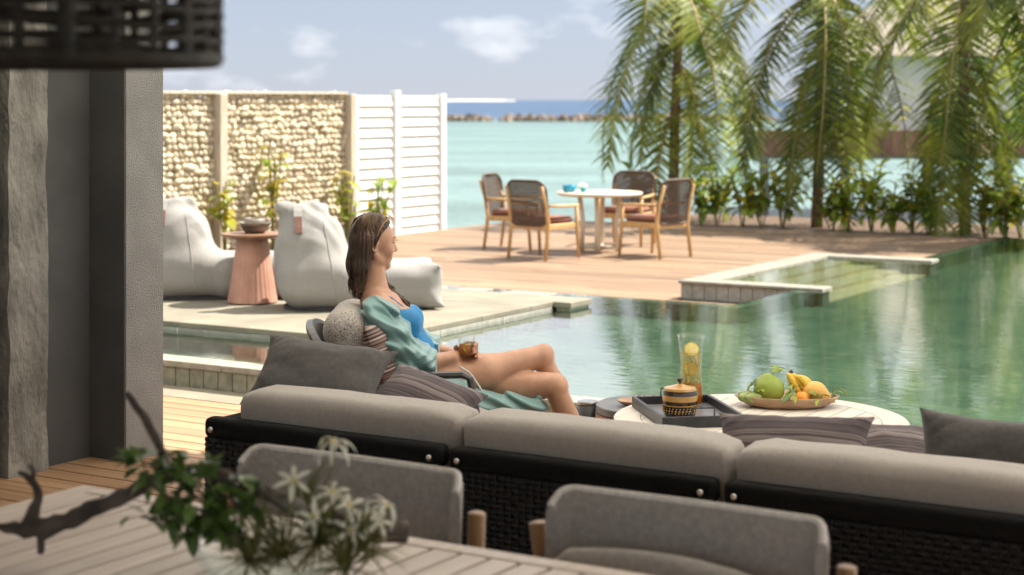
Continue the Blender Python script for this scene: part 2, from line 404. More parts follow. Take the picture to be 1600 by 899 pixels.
M['stripe'] = stripes('plum_stripe', [(0.055, 0.04, 0.045), (0.12, 0.095, 0.10), (0.055, 0.045, 0.05), (0.22, 0.185, 0.18), (0.08, 0.06, 0.066)], 34)
M['stripe2'] = stripes('rust_stripe', [(0.05, 0.03, 0.028), (0.30, 0.22, 0.19), (0.045, 0.03, 0.03), (0.13, 0.06, 0.05), (0.42, 0.35, 0.31)], 55, axis=1, seed=3)
M['boucle'] = pm('boucle', (0.34, 0.30, 0.265), (0.56, 0.53, 0.49), scale=130, rough=0.95, bump=0.8, bscale=160, c3=(0.10, 0.075, 0.065), s3=150, f3=0.55, sheen=0.2)
M['bag'] = fabric('pale_canvas', (0.27, 0.262, 0.248), weave=700, var=0.05)
M['leather'] = pm('tan_leather', (0.10, 0.04, 0.026), rough=0.5)
M['terracotta'] = pm('pink_terracotta', (0.37, 0.195, 0.14), (0.43, 0.235, 0.17), scale=9, rough=0.55, bump=0.1)
M['tabletop_brown'] = pm('brown_tabletop', (0.20, 0.105, 0.06), (0.28, 0.15, 0.09), scale=9, rough=0.4)
M['clay'] = pm('dark_clay_bowl', (0.06, 0.05, 0.042), (0.30, 0.26, 0.21), scale=3, stretch=(1, 1, 9), rough=0.5)
M['teak'] = pm('pale_teak', (0.50, 0.30, 0.12), (0.60, 0.385, 0.175), scale=5, stretch=(6, 6, 1), rough=0.5)
M['rattan'] = pm('brown_rattan', (0.06, 0.04, 0.03), (0.12, 0.08, 0.06), scale=60, rough=0.6)
M['rust'] = fabric('rust_cushion', (0.23, 0.095, 0.062))
M['cream'] = pm('cream_tabletop', (0.66, 0.58, 0.46), (0.72, 0.64, 0.52), scale=4, rough=0.45)
M['white'] = pm('white_paint', (0.74, 0.74, 0.71), (0.80, 0.80, 0.78), scale=6, rough=0.5)
M['post'] = pm('weathered_post', (0.42, 0.36, 0.28), (0.55, 0.48, 0.39), scale=4, stretch=(6, 6, 1), rough=0.85)
M['gstone'] = pm('coral_stone', (0.42, 0.36, 0.24), (0.70, 0.63, 0.49), scale=7, rough=0.9, bump=0.4, bscale=25, rnd=0.28)
M['gback'] = pm('gabion_backing', (0.36, 0.28, 0.16), (0.48, 0.39, 0.25), scale=9, rough=0.95)  # warm tan backing behind the stones
M['blue'] = pm('blue_glaze', (0.012, 0.20, 0.33), (0.02, 0.28, 0.42), scale=6, rough=0.25, coat=0.5)
M['turq'] = pm('turquoise_glaze', (0.03, 0.30, 0.33), rough=0.3)
M['petal'] = pm('white_petal', (0.74, 0.74, 0.62), (0.80, 0.80, 0.72), scale=20, rough=0.6, trans=0.25)
M['rock'] = pm('breakwater_rock', (0.13, 0.095, 0.07), (0.34, 0.27, 0.20), scale=1.2, rough=0.95, bump=0.5, bscale=4, rnd=0.25)
M['sand'] = pm('sand', (0.70, 0.66, 0.56), rough=0.9)
M['trunk'] = pm('palm_trunk', (0.15, 0.10, 0.06), (0.27, 0.19, 0.12), scale=6, stretch=(1, 1, 6), rough=0.9, bump=0.6, bscale=18)
M['frond'] = pm('palm_leaflets', (0.05, 0.095, 0.016), (0.25, 0.27, 0.035), scale=1.3, rough=0.46, rnd=0.35, spec=0.35, trans=0.36, lo=0.38, hi=0.64)
M['rachis'] = pm('palm_rachis', (0.24, 0.17, 0.05), (0.33, 0.25, 0.09), scale=4, rough=0.55)
M['leaf'] = pm('shrub_leaf', (0.16, 0.25, 0.035), (0.34, 0.40, 0.06), scale=3, rough=0.42, rnd=0.30, trans=0.35)
M['leaf_y'] = pm('yellow_leaf', (0.26, 0.27, 0.03), (0.46, 0.36, 0.04), scale=2.2, rough=0.45, rnd=0.3, trans=0.35)
M['leaf_d'] = pm('sprig_leaf', (0.06, 0.12, 0.028), (0.12, 0.20, 0.045), scale=6, rough=0.4, rnd=0.35, trans=0.2)
M['grass'] = pm('air_plant', (0.10, 0.115, 0.03), (0.21, 0.21, 0.07), scale=8, rough=0.6, trans=0.2)
M['stem'] = pm('green_stem', (0.13, 0.12, 0.04), (0.20, 0.17, 0.06), scale=8, rough=0.6)
M['drift'] = pm('driftwood', (0.045, 0.034, 0.028), (0.13, 0.10, 0.085), scale=9, stretch=(1, 1, 1), rough=0.85, bump=0.7, bscale=45, c3=(0.36, 0.33, 0.32), s3=5, f3=0.60)
M['slat'] = pm('grey_beige_slat', (0.52, 0.45, 0.40), (0.62, 0.545, 0.49), scale=3, stretch=(14, 1, 14), rough=0.5, rnd=0.07)
M['slat_pale'] = pm('pale_slat', (0.56, 0.515, 0.45), (0.64, 0.595, 0.53), scale=3, stretch=(14, 1, 14), rough=0.5, rnd=0.05)
M['slate'] = pm('slate_top', (0.13, 0.13, 0.135), (0.19, 0.19, 0.195), scale=8, rough=0.4)
M['copper'] = pm('copper_rim', (0.36, 0.20, 0.15), rough=0.4, metal=0.6)
M['tray'] = pm('black_tray', (0.02, 0.021, 0.024), (0.035, 0.036, 0.04), scale=20, rough=0.35)
M['lacquer'] = pm('gold_lacquer', (0.40, 0.22, 0.055), (0.52, 0.31, 0.09), scale=20, rough=0.22, coat=0.6)
M['lacquer_b'] = pm('black_lacquer', (0.012, 0.011, 0.01), (0.05, 0.03, 0.015), scale=60, rough=0.22, coat=0.6)
M['platter'] = pm('wood_platter', (0.36, 0.225, 0.14), (0.47, 0.31, 0.205), scale=5, stretch=(1, 8, 8), rough=0.45)
M['pomelo'] = pm('green_fruit', (0.20, 0.27, 0.035), (0.30, 0.36, 0.065), scale=9, rough=0.38, bump=0.08, bscale=160)
M['mango'] = pm('mango_skin', (0.62, 0.33, 0.07), (0.70, 0.45, 0.14), scale=9, rough=0.4, c3=(0.48, 0.24, 0.06), s3=70, f3=0.66)
M['orange'] = pm('orange_skin', (0.72, 0.26, 0.025), (0.78, 0.33, 0.05), scale=20, rough=0.4, bump=0.2, bscale=220)
M['banana'] = pm('banana_skin', (0.55, 0.36, 0.04), (0.66, 0.47, 0.07), scale=8, rough=0.45, c3=(0.13, 0.07, 0.02), s3=28, f3=0.63)
M['grape'] = pm('red_berry', (0.16, 0.02, 0.025), (0.28, 0.05, 0.05), scale=30, rough=0.3, coat=0.3)
M['cuke'] = pm('pale_green_fruit', (0.17, 0.24, 0.06), (0.42, 0.45, 0.20), scale=14, rough=0.4)
M['lemon'] = pm('lemon_flesh', (0.72, 0.58, 0.10), (0.80, 0.70, 0.25), scale=60, rough=0.3, trans=0.3)
M['rind'] = pm('lemon_rind', (0.42, 0.36, 0.04), rough=0.4)
M['skin'] = pm('tanned_skin', (0.43, 0.235, 0.15), (0.52, 0.295, 0.195), scale=14, rough=0.42, bump=0.05, bscale=300, sss=0.12, spec=0.45)
M['lip'] = pm('lips', (0.42, 0.13, 0.11), rough=0.35)
M['hair'] = pm('brown_hair', (0.022, 0.012, 0.007), (0.105, 0.058, 0.030), scale=34, stretch=(2.2, 2.2, 0.10), rough=0.36, bump=0.8, bscale=70, spec=0.5, detail=3)
M['hair2'] = pm('hair_highlight', (0.10, 0.055, 0.028), (0.20, 0.12, 0.065), scale=20, rough=0.35)
M['satin'] = pm('teal_satin', (0.15, 0.28, 0.275), (0.18, 0.325, 0.32), scale=5, rough=0.33, sheen=0.3, spec=0.45)
M['swim'] = pm('blue_swimsuit', (0.008, 0.17, 0.40), (0.012, 0.21, 0.46), scale=10, rough=0.5)
M['cord'] = pm('white_cord', (0.62, 0.64, 0.62), rough=0.6)
M['gun'] = pm('graphite_frame', (0.055, 0.055, 0.058), (0.075, 0.075, 0.078), scale=10, rough=0.32, metal=0.2)
M['ash'] = pm('brown_ash', (0.22, 0.12, 0.055), (0.31, 0.18, 0.085), scale=6, stretch=(7, 7, 1), rough=0.45)
M['planks_brown'] = pm('stained_planks', (0.14, 0.062, 0.04), (0.22, 0.105, 0.065), scale=2, stretch=(6, 6, 1), rough=0.7, rnd=0.3)
M['villa'] = pm('villa_wall', (0.82, 0.80, 0.76), rough=0.8)
M['thatch'] = pm('thatch', (0.40, 0.33, 0.27), (0.52, 0.45, 0.38), scale=3, stretch=(6, 6, 1), rough=0.95, bump=0.8, bscale=10)
M['lampweave'] = pm('dark_rattan', (0.006, 0.005, 0.004), (0.022, 0.018, 0.013), scale=30, rough=0.6)
M['glass'] = glass_mat('clear_glass', (0.97, 0.985, 0.98))
M['bowl_glass'] = glass_mat('bowl_glass', (0.95, 0.97, 0.96), 0.22)
M['ice'] = glass_mat('ice', (0.90, 0.93, 0.92), 0.9)
def tea_mat(name, tint, body, fac):
    m = glass_mat(name, tint, 0.2); N = m.node_tree.nodes; L = m.node_tree.links; out = N['Material Output']; src = out.inputs['Surface'].links[0].from_socket
    t = N.new('ShaderNodeBsdfTranslucent'); t.inputs['Color'].default_value = (*body, 1); d = N.new('ShaderNodeBsdfDiffuse'); d.inputs['Color'].default_value = (*body, 1)
    a = N.new('ShaderNodeMixShader'); a.inputs[0].default_value = 0.5; L.new(t.outputs[0], a.inputs[1]); L.new(d.outputs[0], a.inputs[2])
    b = N.new('ShaderNodeMixShader'); b.inputs[0].default_value = fac; L.new(src, b.inputs[1]); L.new(a.outputs[0], b.inputs[2]); L.new(b.outputs[0], out.inputs['Surface'])
    return m
M['tea'] = tea_mat('amber_tea', (0.92, 0.58, 0.18), (0.62, 0.26, 0.03), 0.55)
M['tea_pale'] = tea_mat('pale_tea', (0.98, 0.90, 0.66), (0.74, 0.60, 0.30), 0.26)
M['pool'] = water_mat('pool_water', (0.84, 0.96, 0.92), 9, 0.13, rough=0.02, stretch=(0.55, 1.5, 1), bdist=0.02)

# ================================================================== the setting
# ---- sea: turquoise lagoon, deep blue beyond the reef (colour is the depth of the water)
def sea_material():
    m = bpy.data.materials.new('sea_water'); m.use_nodes = True; nt = m.node_tree; N = nt.nodes; L = nt.links; b = N['Principled BSDF']
    t = N.new('ShaderNodeTexCoord'); mp = N.new('ShaderNodeMapping'); mp.inputs['Rotation'].default_value = (0, 0, -YAW); L.new(t.outputs['Object'], mp.inputs['Vector'])
    sx = N.new('ShaderNodeSeparateXYZ'); L.new(mp.outputs[0], sx.inputs[0])
    mr = N.new('ShaderNodeMapRange'); mr.inputs['From Min'].default_value = 0; mr.inputs['From Max'].default_value = 600; L.new(sx.outputs[1], mr.inputs['Value'])
    r = N.new('ShaderNodeValToRGB'); e = r.color_ramp.elements
    e[0].position = 0.03; e[0].color = (0.13, 0.20, 0.19, 1); e[1].position = 0.62; e[1].color = (0.012, 0.055, 0.13, 1)
    a = e.new(0.25); a.color = (0.11, 0.19, 0.185, 1); a = e.new(0.41); a.color = (0.08, 0.14, 0.145, 1); a = e.new(0.47); a.color = (0.025, 0.065, 0.135, 1)
    L.new(mr.outputs[0], r.inputs['Fac'])
    mp2 = N.new('ShaderNodeMapping'); mp2.inputs['Scale'].default_value = (0.012, 0.03, 1); L.new(mp.outputs[0], mp2.inputs['Vector'])
    n = N.new('ShaderNodeTexNoise'); n.inputs['Scale'].default_value = 4; n.inputs['Detail'].default_value = 5; L.new(mp2.outputs[0], n.inputs['Vector'])
    hs = N.new('ShaderNodeHueSaturation'); m2 = N.new('ShaderNodeMapRange'); m2.inputs['From Min'].default_value = 0.35; m2.inputs['From Max'].default_value = 0.65; m2.inputs['To Min'].default_value = 0.75; m2.inputs['To Max'].default_value = 1.2
    L.new(n.outputs['Fac'], m2.inputs['Value']); L.new(m2.outputs[0], hs.inputs['Value']); L.new(r.outputs['Color'], hs.inputs['Color']); L.new(hs.outputs[0], b.inputs['Base Color'])
    b.inputs['Roughness'].default_value = 0.34; b.inputs['IOR'].default_value = 1.33; b.inputs['Specular IOR Level'].default_value = 0.3
    n3 = N.new('ShaderNodeTexNoise'); n3.inputs['Scale'].default_value = 1.4; n3.inputs['Detail'].default_value = 6; L.new(mp.outputs[0], n3.inputs['Vector'])
    bp = N.new('ShaderNodeBump'); bp.inputs['Strength'].default_value = 1.0; bp.inputs['Distance'].default_value = 0.25; L.new(n3.outputs['Fac'], bp.inputs['Height']); L.new(bp.outputs[0], b.inputs['Normal'])
    return m
M['sea'] = sea_material()
SEA = -1.1
o = place('sea', mesh('sea', [(-9000, -9000, 0), (9000, -9000, 0), (9000, 9000, 0), (-9000, 9000, 0)], [(0, 1, 2, 3)], M['sea']), None, (0, 0, SEA))
tag(o, kind='structure')

# sandbank on the horizon
b = MB(); rows = []
for i in range(41):
    t = i / 40; b.V.append((-130 + 200 * t, 0, 0)); b.V.append((-130 + 200 * t, 14, 2.6 * math.sin(PI * t) ** 0.35 + 0.25 * math.sin(t * 40))); b.V.append((-130 + 200 * t, 34, 0))
for i in range(40): k = 3 * i; b.F += [(k, k + 3, k + 4, k + 1), (k + 1, k + 4, k + 5, k + 2)]
tag(b.obj('sandbank', M['sand'], None, W(-60, 3900, SEA), (0, 0, YAW)), kind='structure')

# ---- breakwaters of boulders
def boulder(seed, sub=1):
    bm = bmesh.new(); bmesh.ops.create_icosphere(bm, subdivisions=sub, radius=0.5)
    for v in bm.verts: v.co *= 1 + 0.45 * mnoise.noise(v.co * 2.2 + Vector((seed * 7.1, seed, 0)))
    return bm
rockmesh = [bm_mesh('rock', boulder(i + 20), M['rock']) for i in range(6)]
def breakwater(x0, x1, D, label):
    e = empty('breakwater', W((x0 + x1) / 2, D, SEA), YAW, label, 'breakwater', 'breakwaters across the lagoon')
    L = x1 - x0; rnd = random.Random(int(x1 * 10)); n = int(L / 0.62)
    for i in range(n):
        x = -L / 2 + (i + 0.5) * L / n; taper = min(1, (min(i, n - 1 - i) + 0.6) / 2.5)
        for j in range(3):
            s = rnd.uniform(0.7, 1.3)
            z = (0.25, 0.45, 0.6)[j] * taper
            place('rock', rnd.choice(rockmesh), e, (x + rnd.uniform(-.3, .3), (-0.9, 0.7, -0.1)[j] + rnd.uniform(-.2, .2), z - 0.15), (rnd.uniform(0, 6), rnd.uniform(0, 6), rnd.uniform(0, 6)), (s * 1.3, s, s * 0.55))
breakwater(-14, -2.8, 236, 'short boulder breakwater ending beside the white louvred screen')
breakwater(-1.6, 36, 236, 'long boulder breakwater crossing the lagoon behind the palms')

# ---- ground under the house, terraces and pool basin
def sbox(name, x0, x1, y0, y1, z0, z1, m, parent=None, kind='structure', r=0.0):
    o = rbox_at(name, x0, x1, y0, y1, z0, z1, m, parent, r) if r else MB().box(x0, x1, y0, y1, z0, z1).obj(name, m, parent)
    if parent is None and kind: tag(o, kind=kind)
    return o
WL = 0.17                                # pool water level
sbox('ground', -13, 6, -7, 8.40, -1.6, -0.035, M['dirt'])
# main floor: boards run along x
fl = empty('floor', (0, 0, 0), 0, kind='structure')
sbox('subfloor', -11, 4.5, -6.5, 8.05, -0.034, -0.012, M['dirt'], fl)
pw = 0.145
pmesh = rbox('plank', (1, pw - 0.012, 0.024), M['plank'], 0.003, 1, False)
rnd = random.Random(3)
v = 8.06; rows = 0
while v > 2.3:
    u = -11.0 + rnd.uniform(-1.5, 0)
    while u < 4.4:
        L = rnd.uniform(3.2, 4.6)
        place('plank', pmesh, fl, (u + L / 2, v - pw / 2, rnd.uniform(-0.0005, 0.0005)), (0, 0, 0), (L - 0.004, 1, 1)); u += L
    v -= pw
b = MB()
while v > -6.4:
    b.box(-11, 4.4, v - pw + 0.004, v - 0.004, -0.012, 0.012); v -= pw
tag(b.obj('plank_rows', M['plank'], fl), kind='stuff')
sbox('concrete_strip', -13, 6, 8.075, 8.40, -0.03, 0.011, M['stone'], fl)

# pool shell: raised basin whose far sides are overflow edges above the lower deck
LV, LU, LB = 13.05, -5.76, 21.1            # overflow edges
AU0, AU1, AV0, AV1 = -6.64, -5.76, 14.62, 17.52   # step alcove
pb = empty('pool', (0, 0, 0), 0, kind='structure')
sbox('basin_floor', -14, 6, 8.55, LV - 0.11, -0.95, 0.03, M['basin'], pb)
sbox('basin_floor', LU + 0.11, 6, LV - 0.11, LB - 0.11, -0.95, 0.0299, M['basin'], pb)
sbox('basin_wall', -14, 6, 8.405, 8.55, -1.0, 0.125, M['basin'], pb)
sbox('overflow_wall', -14, LU - 0.0, LV - 0.11, LV, -1.0, WL - 0.008, M['basin'], pb)
sbox('overflow_wall', LU, LU + 0.11, LV - 0.11, 14.42, -1.0, WL - 0.0085, M['basin'], pb)
sbox('overflow_wall', LU, LU + 0.11, 17.75, LB, -1.0, WL - 0.008, M['basin'], pb)
sbox('overflow_wall', LU + 0.11, 6, LB - 0.11, LB, -1.0, WL - 0.0085, M['basin'], pb)
sbox('basin_wall', 5.6, 5.9, 8.55, LB - 0.11, -1.0, 0.16, M['basin'], pb)
tmesh = rbox('tile', (0.112, 0.012, 0.135), M['tile'], 0.002, 1, False)
u = -9.6
while u < 3.0:
    place('tile', tmesh, pb, (u + 0.059, 8.399, 0.062)); u += 0.118
u = -9.6; cmesh = rbox('coping_slab', (0.596, 0.20, 0.042), M['coping'], 0.008, 2, False)
while u < 3.0:
    place('coping_slab', cmesh, pb, (u + 0.3, 8.48, 0.152)); u += 0.6
# water (one sheet; terraces stand in it)
o = MB().add([(-14, 8.55, WL), (LU, 8.55, WL), (5.6, 8.55, WL), (-14, LV, WL), (LU, LV, WL), (5.6, LV, WL), (LU, LB, WL), (5.6, LB, WL), (AU0, AV0, WL), (LU, AV0, WL), (LU, AV1, WL), (AU0, AV1, WL)],
   [(0, 1, 4, 3), (1, 2, 5, 4), (4, 5, 7, 6, 10, 9), (8, 9, 10, 11)]).obj('pool_water', M['pool']); tag(o, kind='structure')
# low stone bench standing in the near channel
o = rbox_at('pool_bench', -7.02, -5.3, 8.60, 8.86, -0.9, 0.275, M['stone'], None, 0.008); tag(o, 'low pale stone block in the channel behind the charcoal pillow', 'stone bench')

# ---- bean bag terrace
PT = 0.235
tr = empty('terrace', (0, 0, 0), 0, kind='structure')
sbox('terrace_core', -13, -6.875, 9.52, 12.34, -0.9, 0.195, M['dirt'], tr)
for i in range(4):
    for j in range(8):
        u0 = -6.857 - 0.86 * (j + 1); v0 = 9.5 + 0.715 * i
        rbox_at('paving_slab', u0 + 0.001, u0 + 0.859, v0 + 0.001, v0 + 0.714, 0.196, PT - 0.001 * random.random(), M['stone'], tr, 0.004)
rbox_at('paving_slab', -6.856, -6.70, 12.0, 12.36, 0.19, PT, M['stone'], tr, 0.004)
sbox('corner_block', -6.84, -6.72, 12.02, 12.34, -0.9, 0.189, M['tile'], tr)
# edge faces: stone band over green tile, pale joints
for j in range(8):
    u0 = -6.857 - 0.86 * (j + 1)
    rbox_at('edge_stone', u0 + 0.008, u0 + 0.852, 9.502, 9.519, 0.135, 0.194, M['tile_grey'], tr, 0.002)
    rbox_at('edge_tile', u0 + 0.008, u0 + 0.852, 9.502, 9.519, -0.2, 0.123, M['tile'], tr, 0.002)
    sbox('pale_joint', u0 - 0.006, u0 + 0.006, 9.499, 9.517, -0.1, 0.193, M['joint'], tr)
for i in range(3):
    v0 = 9.52 + 0.86 * i; v1 = min(v0 + 0.86, 12.0)
    rbox_at('edge_stone', -6.874, -6.859, v0 + 0.008, v1 - 0.008, 0.135, 0.194, M['tile_grey'], tr, 0.002)
    rbox_at('edge_tile', -6.874, -6.859, v0 + 0.008, v1 - 0.008, -0.2, 0.117, M['tile'], tr, 0.002)
    sbox('pale_joint', -6.875, -6.857, v0 + 0.01, v1, 0.119, 0.133, M['joint'], tr)
    if i: sbox('pale_joint', -6.873, -6.855, v0 - 0.006, v0 + 0.006, -0.1, 0.193, M['joint'], tr)
for k, (a, c) in enumerate(((720, 760), (792, 860))):          # stepping stones to the deck
    def upx(px, v, H):
        X = (px - 800) / 2700; Z = v / (SY * X + CY); return (CY * X - SY) * Z
    rbox_at('stepping_stone', upx(a, 12.72, 1.65), upx(c, 12.72, 1.65), 12.60, 12.84, -0.4, 0.20, M['coping'], tr, 0.006)

# ---- dining deck, a step below the water
DT = 0.014; KS = 1.116
DX0, DV1 = -13.50, 23.0
dk = empty('deck', (0, 0, 0), 0, kind='structure')
sbox('deck_base', -12.95, -5.765, LV + 0.005, 18.6, -1.5, DT - 0.026, M['dirt'], dk)
sbox('deck_base', DX0, -5.765, 18.6, DV1, -1.5, DT - 0.026, M['dirt'], dk)
sbox('planting_bed', -13.5, -12.955, 11.6, 18.6, -1.5, 0.02, M['soil'])
dmesh = rbox('plank', (1, 0.139, 0.025), M['deck'], 0.003, 1, False)
rnd = random.Random(11); v = LV + 0.01
while v < DV1 - 0.1:
    u_end = -5.77 if (v < 14.28 or v > 17.78) else -6.92
    u = -12.95 if v < 18.5 else DX0
    while u < u_end - 0.05:
        L = min(rnd.uniform(1.6, 3.8), u_end - u)
        if u_end - u - L < 0.6: L = u_end - u
        place('plank', dmesh, dk, (u + L / 2, v + 0.07, DT - 0.0125 + rnd.uniform(-.001, .001)), (0, 0, 0), (L - 0.004, 1, 1)); u += L
    v += 0.1435
# rim of the pool steps: tiled wall with coping, open to the pool on the right
LT = 0.188
sbox('rim_wall', -6.89, -5.53, 14.455, 14.62, -0.9, LT - 0.027, M['tile_grey'], pb)
sbox('rim_wall', -6.89, -6.64, 14.62, 17.52, -0.9, LT - 0.027, M['tile_grey'], pb)
sbox('rim_wall', -6.89, -5.53, 17.52, 17.74, -0.9, LT - 0.027, M['tile_grey'], pb)
t2 = rbox('tile', (0.113, 0.012, 0.142), M['tile_grey'], 0.002, 1, False)
u = -6.90
while u < -5.60:
    place('tile', t2, pb, (u + 0.058, 14.447, 0.0875)); u += 0.119
rbox_at('coping_slab', -6.91, -5.51, 14.40, 14.65, LT - 0.026, LT, M['coping'], pb, 0.005)
for i in range(3): rbox_at('coping_slab', -6.91, -6.63, 14.652 + i * 0.95, 15.60 + i * 0.95, LT - 0.026, LT, M['coping'], pb, 0.005)
rbox_at('coping_slab', -6.91, -5.51, 17.502, 17.76, LT - 0.026, LT, M['coping'], pb, 0.005)
for i in range(4):
    sbox('step', -6.64 + 0.27 * i, -6.37 + 0.27 * i, 14.62, 17.52, -0.9, 0.143 - 0.033 * i, M['step'], pb)

# planting bed behind the deck
sbox('planting_bed', -11.9, 5.0, 23.12, 25.6, -1.5, 0.0, M['soil'])
sbox('planting_bed', -5.4, 5.0, 21.12, 23.0, -1.5, -0.02, M['soil'])

# ---- the house: roof slab, plaster walls and columns on the left
rf = empty('roof', (0, 0, 0), 0, kind='structure')
sbox('fill_canopy', -4.45, 3.4, 5.25, 9.7, 3.10, 3.16, M['fill_cloth'], rf)      # unseen translucent sheet, added to fill the room with soft light
sbox('fill_canopy', -10.5, -4.45, 5.25, 8.7, 3.10, 3.16, M['fill_cloth'], rf)  # same added sheet, cut shorter so sun reaches the floor
sbox('ceiling_slab', -10.5, 3.4, -4.2, 5.245, 3.10, 3.35, M['soffit'], rf)
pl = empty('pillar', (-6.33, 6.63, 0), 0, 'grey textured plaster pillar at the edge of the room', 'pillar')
rbox_at('shaft', -0.128, 0.112, -0.14, 0.13, 0.0, 3.1, M['plaster_smooth'], pl, 0.006, 2)  # shade of the room side put into the shaft's colour
rbox_at('lit_face_panel', 0.113, 0.13, -0.143, 0.13, 0.0, 3.1, M['plaster'], pl, 0.004, 2)  # thin paler panel: light from outside put into this side's colour
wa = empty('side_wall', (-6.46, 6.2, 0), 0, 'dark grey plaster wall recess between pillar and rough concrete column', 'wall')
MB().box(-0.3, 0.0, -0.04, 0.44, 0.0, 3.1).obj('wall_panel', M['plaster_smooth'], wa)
co = empty('concrete_column', (-6.44, 6.03, 0), 0, 'rough board marked concrete column at far left', 'column')
def rough_col():
    bm = bmesh.new(); bmesh.ops.create_cube(bm, size=1)
    for v in bm.verts: v.co = Vector((v.co.x * 0.3 - 0.12, v.co.y * 0.25, v.co.z * 3.1 + 1.55))
    bmesh.ops.subdivide_edges(bm, edges=bm.edges[:], cuts=40, use_grid_fill=True)
    for v in bm.verts:
        d = 0.010 * mnoise.noise(Vector((v.co.x * 9, v.co.y * 9, v.co.z * 5))) + 0.006 * mnoise.noise(v.co * 30)
        v.co.x += d; v.co.y += 0.6 * d
        v.co.z = min(3.1, max(0.0, v.co.z))
    return bm_mesh('shaft', bm, M['concrete'])
place('shaft', rough_col(), co)
pw_ = empty('pale_wall', (-6.50, 4.6, 0), 0, 'pale plaster wall with dark skirting at the left edge', 'wall')
MB().box(-0.3, 0.0, -1.4, 1.27, 0.0, 3.1).obj('wall_panel', M['palewall'], pw_)
MB().box(0.001, 0.02, -1.4, 1.26, 0.013, 0.10).obj('skirting', M['dark'], pw_)
MB().box(0.001, 0.03, 1.20, 1.29, 0.10, 3.1).obj('dark_reveal', M['dark'], pw_)

# ---- gabion wall and louvred screen on the left of the terrace
GX = -13.52
gw = empty('gabion_wall', (GX, 14.55, -0.2), 0, 'gabion wall of pale coral stones between weathered timber posts', 'wall')
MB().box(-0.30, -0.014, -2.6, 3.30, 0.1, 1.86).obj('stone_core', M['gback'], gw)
gw.scale = (KS, KS, KS)
smesh = [bm_mesh('stone', boulder(i + 50), M['gstone'], True) for i in range(10)]
rnd = random.Random(21); cand = []
zz = 0.25; row = 0
while zz < 1.90:
    yy = -2.55 + (row % 2) * 0.05
    while yy < 3.26:
        w = rnd.uniform(0.06, 0.125)
        if not (0.93 < yy + w / 2 < 1.07): cand.append((yy + w / 2, zz + rnd.uniform(-.012, .012), w))
        yy += w * 0.97
    zz += 0.068; row += 1
cand.sort(key=lambda c: (0 if c[1] > 0.70 and c[0] > 0.0 else 1, -c[1]))
stuff = MB()
for i, (yy, z, w) in enumerate(cand):
    s = (rnd.uniform(.05, .09), w * 1.14, rnd.uniform(0.066, 0.098)); ro = (rnd.uniform(-.4, .4), rnd.uniform(-.4, .4), rnd.uniform(-.3, .3))
    lo_ = (rnd.uniform(-0.02, 0.004), yy, z)
    if i < 300: place('stone', rnd.choice(smesh), gw, lo_, ro, s)
    else:
        me = rnd.choice(smesh); mt = Matrix.LocRotScale(Vector(lo_), Matrix.Rotation(ro[2], 3, 'Z'), Vector(s))
        stuff.add([mt @ v.co for v in me.vertices], [tuple(p.vertices) for p in me.polygons])
tag(stuff.obj('stone_fill', M['gstone'], gw, smooth=True), kind='stuff')
for y0, y1 in ((0.935, 1.055), (3.24, 3.345)): rbox_at('post', -0.05, 0.10, y0, y1, 0.1, 1.90, M['post'], gw, 0.006)
rbox_at('top_rail', -0.29, 0.05, -2.6, 3.24, 1.895, 1.925, M['post'], gw, 0.004)
ls = empty('louvre_screen', (GX, 18.35, -0.22), 0, 'white louvred screen of wide horizontal slats beside the sea', 'screen')
ls.scale = (KS, KS, KS)
sm = rbox('slat', (0.014, 1, 0.124), M['white'], 0.002, 1, False)
for k, (y0, y1) in enumerate(((-0.04, 0.82), (0.93, 1.86))):
    for i in range(14):
        z = 1.84 - i * 0.1235
        if k == 0 and z < 0.45 and False: continue
        place('slat', sm, ls, (0.0, (y0 + y1) / 2, z), (0, R(-13), 0), (1, y1 - y0, 1))
for y0 in (-0.06, 0.82, 1.83): rbox_at('post', -0.045, 0.045, y0, y0 + 0.11, 0.0, (1.90, 1.965, 1.925)[(y0 > 0.5) + (y0 > 1.5)], M['white'], ls, 0.004)

# ---- neighbouring villa over the water
D = 42.0
vl = empty('water_villa', W(10.6, D, SEA), YAW, 'pale villa with thatched roof and brown plank fence over the sea', 'villa')
pk = rbox('plank', (0.30, 0.05, 0.62), M['planks_brown'], 0.006, 1, False)
for i in range(34): place('plank', pk, vl, (-4.62 + 0.308 * i, 0, 1.90))
MB().box(-4.7, 6.0, 0.05, 5.0, 1.5, 1.6).obj('platform', M['dirt'], vl)
for i in range(6): MB().tube([(-4.4 + 2.0 * i, 0.5, 0), (-4.4 + 2.0 * i, 0.5, 1.5)], 0.12, 8).obj('stilt', M['dirt'], vl)
MB().box(-1.6, 5.5, 2.0, 5.0, 1.6, 4.15).obj('wall', M['villa'], vl)
for x in (3.2,): 
    w_ = MB().box(x, x + 1.0, 1.96, 2.0, 2.1, 3.5).obj('window', M['dark'], vl)
V = [(-2.6, 1.0, 4.05), (6.5, 1.0, 4.05), (6.5, 6.0, 4.05), (-2.6, 6.0, 4.05), (1.2, 3.4, 7.3), (2.8, 3.4, 7.3)]
b = MB().add(V, [(3, 2, 1, 0), (0, 1, 5, 4), (1, 2, 5), (2, 3, 4, 5), (3, 0, 4)])
b.obj('roof', M['thatch'], vl)

